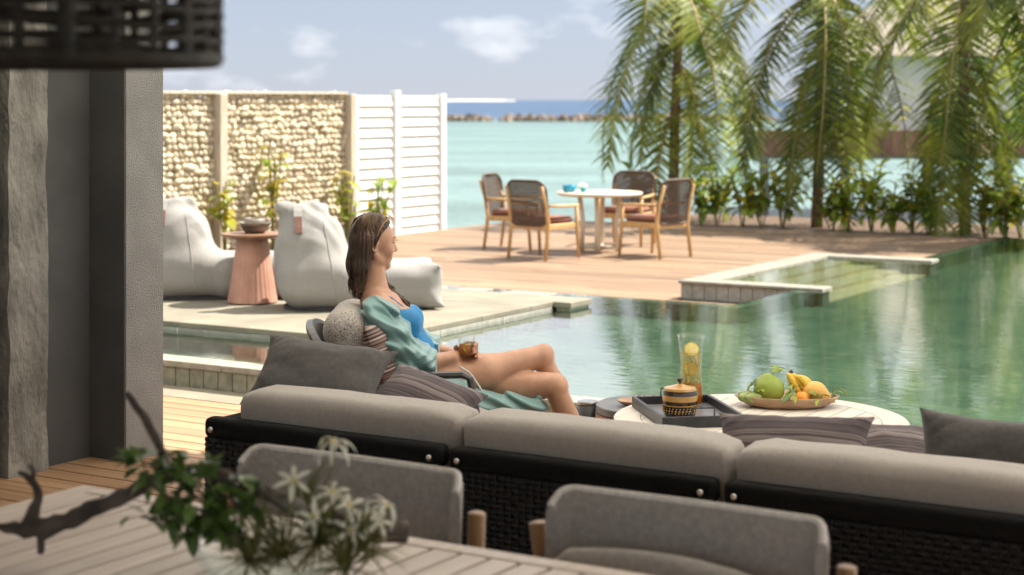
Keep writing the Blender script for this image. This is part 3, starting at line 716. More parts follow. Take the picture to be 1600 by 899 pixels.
# ================================================================== vegetation
def leaf_mesh(name, L, Wd, mat, bend=0.3, n=5, fold=0.15):
    V = []; F = []
    for i in range(n + 1):
        t = i / n; w = Wd * 0.5 * math.sin(PI * min(1, t * 0.93 + 0.05)) ** 0.8 if i < n else 0.0005
        y = L * t * math.cos(bend * t); z = -L * t * math.sin(bend * t) + 0.02 * L * math.sin(3 * t)
        V += [(-w, y, z + fold * w), (0, y, z), (w, y, z + fold * w)]
    for i in range(n):
        k = 3 * i; F += [(k, k + 1, k + 4, k + 3), (k + 1, k + 2, k + 5, k + 4)]
    return mesh(name, V, F, mat, True)

def frond_mesh(rnd, length, e0, e1, lw=0.62, dens=58, pw=0.62):
    """one palm frond in the x-z plane: arching rachis, pinnate hanging leaflets"""
    n = 26; P = [Vector((0, 0, 0))]; T = []
    side = rnd.uniform(-0.25, 0.25)
    for i in range(n):
        t = i / (n - 1); a = e0 + (e1 - e0) * (t ** pw)
        d = Vector((math.cos(a), side * t * 0.6, math.sin(a))).normalized(); T.append(d); P.append(P[-1] + d * length / n)
    V = []; F = []; FM = []
    mb = MB(); mb.tube(P, lerps([0.028, 0.018, 0.011, 0.004], len(P)), 5)
    V += mb.V; F += mb.F; FM += [1] * len(mb.F)
    for k in range(dens):
        t = 0.10 + 0.90 * k / (dens - 1); x = t * n; i = min(int(x), n - 1); p = P[i].lerp(P[i + 1], x - i); tg = T[min(i, n - 1)]
        lat = tg.cross(Vector((0, 0, 1)));
        if lat.length < 0.05: lat = Vector((0, 1, 0))
        lat = Vector((0, 1, 0)) if abs(lat.y) < 0.2 else lat.normalized()
        for s in (-1, 1):
            L = lw * (math.sin(PI * (0.12 + 0.80 * t)) ** 0.7) * rnd.uniform(0.55, 1.2)
            fwd = 0.45 + 0.5 * t + rnd.uniform(-.15, .15)
            d = (lat * s * 1.25 + tg * fwd * 0.7 + Vector((rnd.uniform(-.3, .3), rnd.uniform(-.3, .3), rnd.uniform(-.25, .2)))).normalized()
            q = p.copy(); m = 4; wv = tg.cross(d)
            if wv.length < 0.1: wv = Vector((1, 0, 0))
            wv.normalize(); wv = (wv * 0.35 + tg * 0.9).normalized()
            b0 = len(V)
            for j in range(m + 1):
                u = j / m; w = 0.0165 * (1 - u ** 2.2) + 0.001
                V += [tuple(q - wv * w), tuple(q + wv * w)]
                d = (d + Vector((0, 0, -0.07 - 0.09 * u))).normalized(); q = q + d * L / m
            for j in range(m): a = b0 + 2 * j; F.append((a, a + 1, a + 3, a + 2)); FM.append(0)
    me = mesh('frond', V, F, [M['frond'], M['rachis']], True)
    me.polygons.foreach_set('material_index', FM)
    return me
rndp = random.Random(4)
fronds = [frond_mesh(rndp, rndp.uniform(2.9, 3.5), R(rndp.uniform(80, 88)), R(rndp.uniform(-92, -82)), 0.74, 58, 0.18) for _ in range(5)]
fronds2 = [frond_mesh(rndp, rndp.uniform(2.0, 2.5), R(rndp.uniform(50, 75)), R(rndp.uniform(-93, -84)), 0.74, 50, 0.14) for _ in range(5)]
fronds3 = [frond_mesh(rndp, rndp.uniform(2.1, 2.6), R(rndp.uniform(62, 76)), R(rndp.uniform(-80, -60)), 0.74, 54, 0.5) for _ in range(3)]
def palm(px, v, hgt, seed, label, n=15):
    X = (px - 800) / 2700; Z = v / (SY * X + CY); u = (CY * X - SY) * Z
    rnd = random.Random(seed)
    e = empty('palm_tree', (u, v, 0.0), rnd.uniform(0, 6), label, 'palm tree', 'palms behind the deck')
    lean = rnd.uniform(-.12, .12)
    P = bez([(0, 0, 0), (lean * 0.4, 0.03, hgt * 0.4), (lean, 0.0, hgt * 0.8), (lean, 0, hgt)], 6)
    MB().tube(P, [0.085 * (1 - 0.35 * i / len(P)) + 0.006 * (i % 2) for i in range(len(P))], 10).obj('trunk', M['trunk'], e, smooth=True)
    for i in range(n):
        a = i * 2.399 + rnd.uniform(-.25, .25)
        low = i >= n * 0.5
        m = rnd.choice(fronds3 if i % 4 == 3 else (fronds2 if low else fronds)); low = low and i % 4 != 3
        place('frond', m, e, (lean, 0, hgt - (0.3 + rnd.random() * 1.7 if low else rnd.random() * 0.35)), (0, 0, a), (1, 1, 1) if not low else (0.85, 0.85, 0.95))
palm(1052, 23.7, 3.5, 1, 'leftmost palm with hanging fronds, just behind the round dining table', 18)
palm(1276, 23.7, 3.5, 2, 'middle palm with hanging fronds in front of the plank fence', 18)
palm(1508, 23.5, 3.6, 3, 'large palm with yellow lit fronds near the right edge', 18)
palm(1690, 23.0, 3.8, 9, 'palm reaching in from the right edge of the picture', 20)

lf = [leaf_mesh('leaf', 0.17, 0.075, M['leaf'], b) for b in (0.2, 0.6, 1.0)]
lfy = [leaf_mesh('leaf', 0.17, 0.075, M['leaf_y'], b) for b in (0.2, 0.6, 1.0)]
def shrub(loc, h, nst, seed, label, group, spread=0.35, yellow=0.2, scale=1.0, per=7, name='shrub', cat='shrub'):
    rnd = random.Random(seed); e = empty(name, loc, rnd.uniform(0, 6), label, cat, group)
    for s in range(nst):
        a = rnd.uniform(0, 2 * PI); hh = h * rnd.uniform(0.6, 1.05); r = spread * rnd.uniform(0.2, 1)
        P = bez([(0.02 * math.cos(a), 0.02 * math.sin(a), 0), (r * 0.4 * math.cos(a), r * 0.4 * math.sin(a), hh * 0.5), (r * math.cos(a), r * math.sin(a), hh)], 4)
        MB().tube(P, [0.010] * len(P), 5).obj('stem', M['stem'], e)
        for k in range(per):
            t = 0.35 + 0.65 * (k + 1) / per; p = P[min(int(t * (len(P) - 1)), len(P) - 1)]
            sc_ = scale * rnd.uniform(0.7, 1.2)
            place('leaf', rnd.choice(lfy if rnd.random() < yellow else lf), e, tuple(p), (R(rnd.uniform(5, 60)), R(rnd.uniform(-20, 20)), rnd.uniform(0, 2 * PI)), (sc_, sc_, sc_))
def on_bed(px, v):
    X = (px - 800) / 2700; Z = v / (SY * X + CY); return ((CY * X - SY) * Z, v, 0.0)
spots = [(1012, 21.2, .75), (1095, 21.1, .6), (1120, 21.5, .75), (1160, 21.2, .65), (1190, 21.1, .85), (1222, 21.4, .9), (1300, 21.2, .7), (1325, 21.1, .55), (1362, 21.3, .85), (1395, 21.1, .6), (1425, 21.5, .9), (1450, 21.1, .55), (1540, 21.2, .9), (1572, 21.0, .6), (1595, 21.3, .8)]
nm = ['behind the back right dining chair', 'right behind the nearest right dining chair', 'broad leaved and bushy, left of the gap before the middle palm', 'low, at the start of the bare kerb', 'tall, left of the middle palm', 'tallest, touching the middle palm on its left', 'just right of the middle palm', 'low one below the plank fence', 'with upright stems below the villa wall', 'low one halfway between middle and right palms', 'tall one left of the right palm', 'small one at the foot of the right palm', 'tall one right of the right palm', 'low one at the pool corner', 'last one at the right picture edge']
for i, (px, v, h) in enumerate(spots):
    shrub(on_bed(px, 23.12 + (v - 21.0) * 0.6), h * 1.12, 6, 100 + i, 'green leafy shrub ' + nm[i], 'shrubs along the back of the deck', per=9, scale=1.6)
for i, (px, D_, h, yl, lb) in enumerate(((352, 16.6, .95, .6, 'yellow green plant left of the terracotta side table'), (426, 17.2, 1.15, .75, 'tall yellow leaved plant above the side table bowls'), (545, 18.4, .75, .5, 'low yellow green plant left of the woman\'s head'), (590, 19.2, .8, .35, 'plant with dark green leaves in front of the louvred screen'))):
    X = (px - 800) / 2700; Z = -13.22 / (CY * X - SY)
    shrub((-13.22, (SY * X + CY) * Z, 0.02), h * 1.25, 4, 300 + i, lb, 'plants along the gabion wall', spread=0.22, yellow=yl, scale=1.35, per=7, name='wall_plant', cat='plant')
for i, (x, y) in enumerate(((-3.2, 0.6), (-1.4, 0.7), (0.3, 0.6), (1.9, 0.7))):
    p = W(10.6 + x, D + y, SEA + 1.6)
    shrub(p, 1.15, 7, 400 + i, 'yellow flowering bush behind the plank fence, number %s from the left end' % ('one', 'two', 'three', 'four')[i], 'bushes on the villa deck', spread=0.9, yellow=0.6, scale=2.2, per=7)

from mathutils.bvhtree import BVHTree
# ================================================================== furniture on the far terraces
def beanbag(loc, rz, label, strap=True, seed=1):
    e = empty('beanbag_chair', loc, rz, label, 'bean bag', 'canvas bean bag chairs')
    rn = random.Random(seed); ph = [rn.uniform(0, 6) for _ in range(6)]
    prims = [rbx((0.0, 0, 0.22), (0.31, 0.32, 0.21), 0.17), ell((-0.06, 0, 0.42), (0.285, 0.275, 0.36)), rbx((-0.145, 0.0, 0.725), (0.165, 0.055, 0.075), 0.045), cap((-0.28, 0.0, 0.765), (-0.315, 0.0, 0.80), 0.03, 0.014), cap((0.0, 0.0, 0.765), (0.04, 0.0, 0.79), 0.03, 0.014),
             rbx((0.58, 0.0, 0.18), (0.36, 0.33, 0.18), 0.14), cap((0.84, -0.24, 0.27), (0.90, -0.30, 0.335), 0.05, 0.012), cap((0.84, 0.24, 0.27), (0.90, 0.30, 0.335), 0.05, 0.012),
             cap((0.86, -0.26, 0.06), (0.93, -0.32, 0.03), 0.045, 0.015)]
    def disp(X):
        x, y, z = X[..., 0], X[..., 1], X[..., 2]
        q = np.sin(30 * z + 13 * x + 3.5 * np.sin(9 * x + 8 * y + ph[0]) + ph[1])
        w = 0.007 * q * np.abs(q) * np.clip((z - 0.40) / 0.22, 0, 1)
        w += 0.006 * np.sin(34 * x + 6 * np.sin(8 * z + ph[5])) * np.clip((z - 0.56) / 0.15, 0, 1)
        w += 0.004 * np.sin(17 * y + 5 * np.sin(7 * z + ph[2]) + ph[3]) * np.clip((z - 0.3) / 0.4, 0, 1)
        w += 0.003 * np.sin(13 * x + 8 * z + 4 * np.sin(9 * y + ph[4]))
        return w
    bme = solid('body', prims, M['bag'], k=0.09, h=0.014, disp=disp, cut=lambda X: 0.012 - X[..., 2]); place('body', bme, e)
    bvh = BVHTree.FromPolygons([v.co[:] for v in bme.vertices], [p.vertices[:] for p in bme.polygons])
    def skin(x, z, off=0.004):
        h_ = bvh.ray_cast(Vector((x, -1.5, z)), Vector((0, 1, 0)))[0]; return Vector((x, (h_.y if h_ else -0.05) - off, z))
    for x0, x1, z1 in ((0.13, 0.02, 0.70), (0.50, 0.50, 0.30)):
        MB().tube([skin(x0 + (x1 - x0) * t, 0.04 + (z1 - 0.04) * t, 0.001) for t in np.linspace(0, 1, 22)], 0.0045, 5).obj('seam', M['bag'], e, smooth=True)
    MB().prism([(0.02 + 0.29 * math.cos(a) if a > PI / 2 and a < 1.5 * PI else 0.60 + 0.28 * math.cos(a), 0.26 * math.sin(a)) for a in np.linspace(0, 2 * PI, 40, endpoint=False)], 0.0, 0.03).obj('black_base', M['dark'], e)
    if strap:
        m_ = MB(); zs_ = [0.795, 0.76, 0.72, 0.68, 0.64, 0.60]; P = [skin(-0.165 - 0.02 * (0.8 - z), z, 0.012) for z in zs_]; q = Vector((0.033, 0, 0)); t_ = Vector((0, -0.006, 0))
        for a_, c in zip(P[:-1], P[1:]): m_.add([a_ - q, a_ + q, c + q, c - q, a_ - q + t_, a_ + q + t_, c + q + t_, c - q + t_], [(0, 1, 2, 3), (7, 6, 5, 4), (0, 4, 5, 1), (2, 6, 7, 3), (1, 5, 6, 2), (3, 7, 4, 0)])
        m_.obj('handle_strap', M['bag'], e)
        m_ = MB(); q = Vector((0.028, 0, 0)); o_ = Vector((0, -0.010, 0))
        for a_, c in zip(P[2:-1], P[3:]): m_.add([a_ - q + o_, a_ + q + o_, c + q + o_, c - q + o_, a_ - q + o_ + t_, a_ + q + o_ + t_, c + q + o_ + t_, c - q + o_ + t_], [(0, 1, 2, 3), (7, 6, 5, 4), (0, 4, 5, 1), (2, 6, 7, 3), (1, 5, 6, 2), (3, 7, 4, 0)])
        m_.obj('leather_tab', M['leather'], e)
    return e
beanbag(W(-1.50, 13.42, PT), YAW + R(10), 'tall pale canvas bean bag directly behind the woman, leather tab', seed=1)
beanbag(W(-2.68, 14.15, PT), YAW + R(6), 'pale canvas bean bag half hidden by the grey pillar', seed=2)

st = empty('side_table', W(-2.065, 13.75, PT), 0, 'terracotta pink fluted cone side table with brown top', 'side table')
wob = lambda w, i: 1 + 0.018 * abs(math.cos(w * 14))
MB().lathe([(0.196, 0.012), (0.193, 0.03), (0.158, 0.25), (0.122, 0.50), (0.118, 0.515)], 168, wob=wob).obj('fluted_base', M['terracotta'], st, smooth=False)
MB().lathe([(0.19, 0.0), (0.19, 0.0115)], 40).obj('foot_ring', M['dark'], st)
MB().lathe([(0.0, 0.516), (0.20, 0.517), (0.245, 0.535), (0.25, 0.545), (0.248, 0.553), (0.0, 0.555)], 48).obj('top', M['tabletop_brown'], st, smooth=False)
bo = empty('clay_bowl', W(-2.045, 13.75, PT + 0.556), 0, 'ribbed clay bowl on the side table', 'bowl')
MB().lathe([(0.0, 0.0), (0.075, 0.0), (0.10, 0.03), (0.125, 0.075), (0.132, 0.085), (0.126, 0.086), (0.095, 0.04), (0.07, 0.016), (0.0, 0.014)], 40).obj('body', M['clay'], bo, smooth=True)
b2 = MB().lathe([(0.0, 0.0), (0.055, 0.0), (0.082, 0.05), (0.086, 0.10), (0.080, 0.10), (0.074, 0.05), (0.0, 0.02)], 32).obj('small_bowl', M['clay'], None, W(-2.05, 13.76, PT + 0.573), smooth=True)
tag(b2, 'small dark bowl stacked inside the ribbed clay bowl', 'bowl')

# ---- dining set
TC = (0.951 * KS, 18.74 * KS)
dt = empty('dining_table', W(TC[0], TC[1], DT), 0, 'round cream topped dining table on the far deck', 'table'); dt.scale = (KS,) * 3
MB().lathe([(0.0, 0.605), (0.43, 0.605), (0.458, 0.615), (0.465, 0.63), (0.46, 0.644), (0.0, 0.646)], 64).obj('table_top', M['cream'], dt)
for k in range(4):
    a = k * PI / 2 + R(20); c, s_ = math.cos(a), math.sin(a)
    MB().tube([(0.20 * c, 0.20 * s_, 0.0), (0.18 * c, 0.18 * s_, 0.3), (0.22 * c, 0.22 * s_, 0.604)], [0.028, 0.026, 0.026], 12).obj('leg', M['cream'], dt, smooth=True)
    MB().tube([(0.0, 0.0, 0.045 + 0.003 * (k % 2)), (0.19 * c, 0.19 * s_, 0.045 + 0.003 * (k % 2))], 0.022, 10).obj('foot_bar', M['cream'], dt, smooth=True)
def rr_outline(w, h, r, n=6):
    pts = []
    for cx, cz, a0 in ((w / 2 - r, h / 2 - r, 0), (-w / 2 + r, h / 2 - r, 90), (-w / 2 + r, -h / 2 + r, 180), (w / 2 - r, -h / 2 + r, 270)):
        for i in range(n + 1): a = R(a0 + 90 * i / n); pts.append((cx + r * math.cos(a), cz + r * math.sin(a)))
    return pts
def dining_chair(X, D_, face, label):
    X *= KS; D_ *= KS
    e = empty('dining_chair', W(X, D_, DT), 0, label, 'dining chair', 'chairs round the far dining table'); e.scale = (KS,) * 3
    f = Vector(W(face[0] - X, face[1] - D_)).normalized(); e.rotation_euler = (0, 0, math.atan2(f.y, f.x) - PI / 2)   # +y is forward
    w, d = 0.24, 0.24
    for s in (-1, 1):
        MB().tube([(s * w, -d - 0.05, 0.0), (s * w, -d, 0.36), (s * (w + 0.0), -d - 0.03, 0.55), (s * w * 0.96, -d - 0.10, 0.76)], [0.017, 0.022, 0.020, 0.016], 8).obj('rear_leg', M['teak'], e, smooth=True)
        MB().tube([(s * (w + 0.015), d + 0.03, 0.0), (s * (w + 0.01), d, 0.36), (s * (w + 0.01), d - 0.01, 0.535)], [0.016, 0.021, 0.019], 8).obj('front_leg', M['teak'], e, smooth=True)
        MB().tube([(s * (w + 0.01), d + 0.02, 0.545), (s * (w + 0.02), 0.0, 0.552), (s * w, -d - 0.02, 0.56)], [0.020, 0.023, 0.018], 8, flat=0.7).obj('armrest', M['teak'], e, smooth=True)
        rbox_at('seat_rail', s * w - 0.013, s * w + 0.013, -d, d, 0.315, 0.37, M['teak'], e, 0.006)
    for y in (-d, d): rbox_at('seat_rail', -w, w, y - 0.013, y + 0.013, 0.313, 0.368, M['teak'], e, 0.006)
    bm = bmesh.new(); bmesh.ops.create_cube(bm, size=1)
    for v in bm.verts: v.co = Vector((v.co.x * 0.46, v.co.y * 0.47, v.co.z * 0.065))
    bmesh.ops.bevel(bm, geom=bm.edges[:], offset=0.028, segments=3, affect='EDGES')
    place('seat_cushion', bm_mesh('seat_cushion', bm, M['rust'], True), e, (0, 0.01, 0.402))
    # woven back, slightly bowed, rounded corners
    bw, bh, br = 0.50, 0.46, 0.11; zc = 0.585
    def bend(x, z): return (x, -d - 0.045 - 0.16 * (z - zc) + 0.55 * (x * x) - 0.02, z)
    ol = [bend(x, z + zc) for x, z in rr_outline(bw, bh, br)]
    MB().tube(ol + [ol[0]], 0.013, 6, caps=False).obj('back_frame', M['rattan'], e, smooth=True)
    m_ = MB()
    def half(z):                        # half width of the outline at height z
        q = abs(z) - (bh / 2 - br)
        return bw / 2 if q <= 0 else bw / 2 - br + math.sqrt(max(0, br * br - q * q))
    nr = 17
    for i in range(nr):
        z = -bh / 2 + (i + 0.7) * bh / (nr + 0.4); hw = half(z)
        xs = np.linspace(-hw, hw, 25); hgt = 0.0105
        for j in range(24):
            o0 = 0.004 * (1 if (i + j) % 2 else -1); o1 = -o0
            p = [bend(xs[j], z - hgt + zc), bend(xs[j + 1], z - hgt + zc), bend(xs[j + 1], z + hgt + zc), bend(xs[j], z + hgt + zc)]
            p = [(a_[0], a_[1] + (o0 if q in (0, 3) else o1), a_[2]) for q, a_ in enumerate(p)]; m_.add(p, [(0, 1, 2, 3)])
    for j in range(22):
        x = -bw / 2 + (j + 0.5) * bw / 22; q = abs(x) - (bw / 2 - br); hh = bh / 2 if q <= 0 else bh / 2 - br + math.sqrt(max(0, br * br - q * q))
        zs = np.linspace(-hh, hh, 13)
        for i in range(12):
            m_.add([bend(x - 0.006, zs[i] + zc), bend(x + 0.006, zs[i] + zc), bend(x + 0.006, zs[i + 1] + zc), bend(x - 0.006, zs[i + 1] + zc)], [(0, 1, 2, 3)])
    m_.obj('woven_back', M['rattan'], e)
    return e
dining_chair(0.05, 19.12, TC, 'rattan backed dining chair at the left, next to the sea')
dining_chair(0.33, 17.95, TC, 'rattan dining chair nearest the camera, its dark back towards us')
dining_chair(1.30, 19.62, TC, 'rattan dining chair on the far side of the round table')
dining_chair(1.50, 18.16, TC, 'rattan dining chair on the right, turned side on to us')
o = MB().lathe([(0.0, 0.0), (0.07, 0.0), (0.082, 0.03), (0.083, 0.085), (0.077, 0.086), (0.07, 0.03), (0.0, 0.015)], 32).obj('blue_bowl', M['blue'], None, W(0.62 * KS, 18.70 * KS, DT + 0.648 * KS), smooth=True); tag(o, 'glossy blue bowl on the far dining table', 'bowl')
fp = empty('flower_pot', W(0.77 * KS, 18.64 * KS, DT + 0.648 * KS), 0, 'small turquoise pot of white flowers on the far dining table', 'flower pot')
MB().lathe([(0.0, 0.0), (0.03, 0.0), (0.042, 0.05), (0.038, 0.052), (0.0, 0.045)], 24).obj('pot', M['turq'], fp, smooth=True)
pet = leaf_mesh('petal', 0.05, 0.025, M['petal'], 0.5, 3)
rnd = random.Random(8)
for i in range(26): place('petal', pet, fp, (rnd.uniform(-.03, .03), rnd.uniform(-.03, .03), rnd.uniform(0.055, 0.10)), (rnd.uniform(0, 1.2), rnd.uniform(-.4, .4), rnd.uniform(0, 6.3)))

# ================================================================== sofa
def weave_panel(w, h, ribs, rows, amp=0.005, mat=None):
    """horizontal strands passing over and under vertical ribs, in the x-z plane facing -y"""
    m_ = MB(); dz = h / rows; xs = np.linspace(0, w, ribs * 2 + 1)
    for i in range(rows):
        z0 = i * dz + dz * 0.06; z1 = (i + 1) * dz - dz * 0.06; zm = (z0 + z1) / 2
        V = []; F = []
        for j, x in enumerate(xs):
            s = math.sin(j * PI / 2 + (PI if i % 2 else 0)) * amp
            V += [(x, -s, z0), (x, -s - 0.0035, zm), (x, -s, z1)]
        for j in range(len(xs) - 1):
            a = 3 * j; F += [(a, a + 3, a + 4, a + 1), (a + 1, a + 4, a + 5, a + 2)]
        m_.add(V, F)
    for j in range(ribs):
        x = (j + 0.25) * w / ribs; m_.box(x - 0.005, x + 0.005, -0.0015, 0.0015, 0, h)
    return m_
def cushion(name, dims, r, mat, seed=0, puff=0.02, wr=0.004):
    """box cushion with soft edges, crown and slack"""
    bm = bmesh.new(); bmesh.ops.create_cube(bm, size=1)
    bmesh.ops.subdivide_edges(bm, edges=bm.edges[:], cuts=11, use_grid_fill=True)
    h = Vector(dims) / 2
    for v in bm.verts:
        p = Vector((v.co.x * dims[0], v.co.y * dims[1], v.co.z * dims[2])); n_ = v.co * 2
        q = Vector((max(-h.x + r, min(h.x - r, p.x)), max(-h.y + r, min(h.y - r, p.y)), max(-h.z + r, min(h.z - r, p.z))))
        d = p - q
        if d.length > 1e-6: p = q + d.normalized() * r
        fx, fy, fz = (1 - n_.x ** 2), (1 - n_.y ** 2), (1 - n_.z ** 2)
        p.z += puff * fx * fy * (1 if n_.z > 0 else -1) * abs(n_.z); p.y += puff * 0.7 * fx * fz * n_.y; 
        p += Vector((0.3, 1, 1)) * wr * mnoise.noise(p * 7 + Vector((seed * 3.3, seed, 0)))
        v.co = p
    return bm_mesh(name, bm, mat, True)
def pillow(w, h, t, seed=0, wr=0.006, n=26, ear=0.05):
    V = []; F = []
    for side in (1, -1):
        for i in range(n + 1):
            for j in range(n + 1):
                x = -1 + 2 * i / n; y = -1 + 2 * j / n
                pinch = 1 - ear * (1 - abs(y) ** 2.2) * abs(x) ** 3 ; pinch2 = 1 - ear * (1 - abs(x) ** 2.2) * abs(y) ** 3
                th = ((1 - abs(x) ** 2.6) * (1 - abs(y) ** 2.6)); th = max(th, 0) ** 0.55
                px, py = x * w / 2 * pinch, y * h / 2 * pinch2
                q = Vector((px * 9, py * 9, side * 2 + seed * 5.1))
                dz = wr * (mnoise.noise(q) + 0.6 * abs(mnoise.noise(q * 2.3))) * (th ** 0.3)
                fold = 0.5 * wr * math.sin(22 * (abs(x) + abs(y)) + 5 * mnoise.noise(q * 0.6)) * max(0, abs(x) + abs(y) - 0.9) * (th ** 0.3)
                V.append((px, py, side * (t / 2 * th + 0.002) + dz + fold))
    m = (n + 1) ** 2
    for s in (0, 1):
        for i in range(n):
            for j in range(n):
                a = s * m + i * (n + 1) + j; q = (a, a + n + 1, a + n + 2, a + 1); F.append(q if s == 0 else q[::-1])
    me = mesh('pillow', V, F, None, True)
    bm = bmesh.new(); bm.from_mesh(me)
    bmesh.ops.bridge_loops
    bnd = [e for e in bm.edges if e.is_boundary]
    bmesh.ops.bridge_loops(bm, edges=bnd); bm.to_mesh(me); bm.free()
    me.polygons.foreach_set('use_smooth', [True] * len(me.polygons))
    return me
SV = 5.20; ST = 0.60
def sofa(u0, u1, label, arm_left=False, seed=0):
    e = empty('sofa', (u0, SV, 0), 0, label, 'sofa', 'wicker sofa sections')
    w = u1 - u0 - 0.03; H = ST
    MB().box(0.012, w - 0.012, 0.012, 0.05, 0.08, H - 0.03).obj('back_board', M['wicker'], e)
    wp = weave_panel(w - 0.02, H - 0.16, int(w / 0.030), 22); o_ = wp.obj('wicker_panel', M['wicker'], e, (0.01, 0.004, 0.08)); tag(o_, kind='stuff')
    # smooth roll on top of the back, bolted at the ends
    rl = rbox('top_roll', (w, 0.075, 0.082), M['sling'], 0.03, 4); place('top_roll', rl, e, (w / 2, 0.034, H - 0.041))
    for x in (0.045, w - 0.045):
        bt = MB().lathe([(0.0, 0.0), (0.011, 0.0), (0.0125, 0.006), (0.009, 0.013), (0.0, 0.015)], 14).obj('bolt', M['steel'], e, (x, -0.004, H - 0.045), (PI / 2, 0, 0), smooth=True)
    rbox_at('base_frame', 0.0, w, 0.0, 0.95, 0.06, 0.20, M['wicker'], e, 0.01)
    for x in (0.05, w - 0.05):
        for y in (0.06, 0.88): MB().box(x - 0.02, x + 0.02, y - 0.02, y + 0.02, 0.012, 0.06).obj('foot', M['dark'], e)
    ax = 0.0
    if arm_left:
        ax = 0.13
        sp = weave_panel(0.93, H - 0.16, 30, 22); o_ = sp.obj('side_wicker_panel', M['wicker'], e, (0.001, 0.94, 0.08), (0, 0, -PI / 2)); tag(o_, kind='stuff')
        MB().box(0.008, 0.10, 0.06, 0.94, 0.08, H - 0.035).obj('arm_board', M['wicker'], e)
        al = rbox('arm_roll', (0.10, 0.90, 0.07), M['sling'], 0.028, 4); place('arm_roll', al, e, (0.055, 0.52, H - 0.045))
    place('seat_cushion', cushion('seat_cushion', (w - ax - 0.02, 0.76, 0.20), 0.05, M['taupe'], seed), e, (ax + (w - ax) / 2, 0.56, 0.315))
    bc = cushion('back_cushion', (w - ax * 0.75 + 0.012, 0.22, 0.42), 0.06, M['taupe'], seed + 5, puff=0.006, wr=0.005)
    place('back_cushion', bc, e, (ax * 0.8 + (w - ax * 0.75) / 2 + 0.008, 0.185, 0.500), (R(5), 0, 0))
    cw = w - ax * 0.75 + 0.012; pts = [(x, -0.101 - 0.002 * math.cos(3 * x), z) for x, z in rr_outline(cw - 0.055, 0.355, 0.04)]
    bco = e.children[-1]; MB().tube(pts + [pts[0]], 0.0035, 6, caps=False).obj('piping', M['taupe'], bco, smooth=True)
    return e
sofa(-4.56, -3.41, 'black wicker sofa section at the left with charcoal pillow on it', True, 1)
sofa(-3.41, -2.335, 'middle black wicker sofa section in front of the coffee table', False, 2)
sofa(-2.335, -1.22, 'black wicker sofa section at the right edge', False, 3)

def put_pillow(me, mat, p, rot, label):
    me = me.copy(); me.materials.clear(); me.materials.append(mat)
    o = place('pillow', me, None, p, rot); return tag(o, label, 'pillow', 'loose sofa pillows')
# pillows: local x = width, y = height, z = thickness
def basis(right, up):
    r = Vector(right).normalized(); u_ = Vector(up); u_ = (u_ - r * u_.dot(r)).normalized(); n_ = r.cross(u_)
    return Matrix((r, u_, n_)).transposed().to_euler()
def px3(px, py, D_): return Vector(W((px - 800) / 2700 * D_, D_, EYE - (py - 156) / 2700 * D_))
def pill_by(px, py, D_, w, h, t, right_px, tilt, mat, label, seed, lean=0.5, wr=0.008, ear=0.06, twist=0.0):
    """pillow centred on a sight point; right_px = slope of its long side, lean = how far the top tips away"""
    c = px3(px, py, D_)
    r = Vector((CY + 0 * SY, SY, 0)); r = Matrix.Rotation(right_px, 3, 'Z') @ r; r = (r + Vector((0, 0, tilt))).normalized()
    aw = Vector((-SY, CY, 0)); up = (Vector((0, 0, 1)) * math.cos(lean) + aw * math.sin(lean))
    return put_pillow(pillow(w, h, t, seed, wr, ear=ear), mat, c, basis(r, up), label)
pill_by(500, 590, 7.00, 0.56, 0.37, 0.17, R(-12), -0.10, M['charcoal'], 'charcoal linen pillow lying on the left sofa section', 1, 0.85, 0.016, 0.12)
pill_by(660, 630, 6.95, 0.42, 0.34, 0.13, R(-24), -0.26, M['stripe'], 'striped plum pillow beside the charcoal one', 2, 1.05, 0.012, 0.10)
pill_by(1238, 706, 6.10, 0.56, 0.30, 0.12, R(-18), 0.03, M['stripe'], 'striped plum pillow in front of the round coffee table', 3, 0.75, 0.012, 0.10)
pill_by(1400, 705, 6.25, 0.36, 0.30, 0.11, R(-10), -0.03, M['stripe'], 'striped plum pillow lying flat behind the right sofa cushion', 4, 1.2, 0.01, 0.1)
pill_by(1560, 744, 5.72, 0.56, 0.40, 0.16, R(-31), 0.0, M['charcoal'], 'charcoal pillow propped up at the right edge', 5, 0.25, 0.012, 0.10)

# ================================================================== coffee table group
CT = (1.128, 7.86); CZ = 0.40
ct = empty('coffee_table', W(CT[0], CT[1], 0), 0, 'large round slatted coffee table carrying the fruit', 'coffee table')
Rr, Ri = 0.665, 0.545
n = 72; ring = MB()
V = []
for k in range(n):
    a = 2 * PI * k / n; c, s_ = math.cos(a), math.sin(a)
    V += [(Ri * c, Ri * s_, CZ - 0.045), (Rr * c, Rr * s_, CZ - 0.045), (Rr * c, Rr * s_, CZ - 0.004), ((Rr - 0.004) * c, (Rr - 0.004) * s_, CZ), (Ri * c, Ri * s_, CZ)]
F = []
for k in range(n):
    a, b_ = 5 * k, 5 * ((k + 1) % n); F += [(a + i, b_ + i, b_ + (i + 1) % 5, a + (i + 1) % 5)[::-1] for i in range(5)]
ring.add(V, F).obj('rim', M['slat_pale'], ct)
x = -Ri
while x < Ri - 0.01:
    x1 = min(x + 0.1, Ri); a, b_ = x + 0.003, x1 - 0.003; q = Ri - 0.003
    pts = [(t, -math.sqrt(max(0, q * q - t * t))) for t in np.linspace(a, b_, 6)] + [(t, math.sqrt(max(0, q * q - t * t))) for t in np.linspace(b_, a, 6)]
    MB().prism(pts, CZ - 0.022, CZ - 0.0005).obj('slat', M['slat_pale'], ct); x = x1
MB().lathe([(0.42, 0.02), (0.42, 0.05), (0.36, CZ - 0.046)], 48).obj('drum_base', M['slat_pale'], ct)
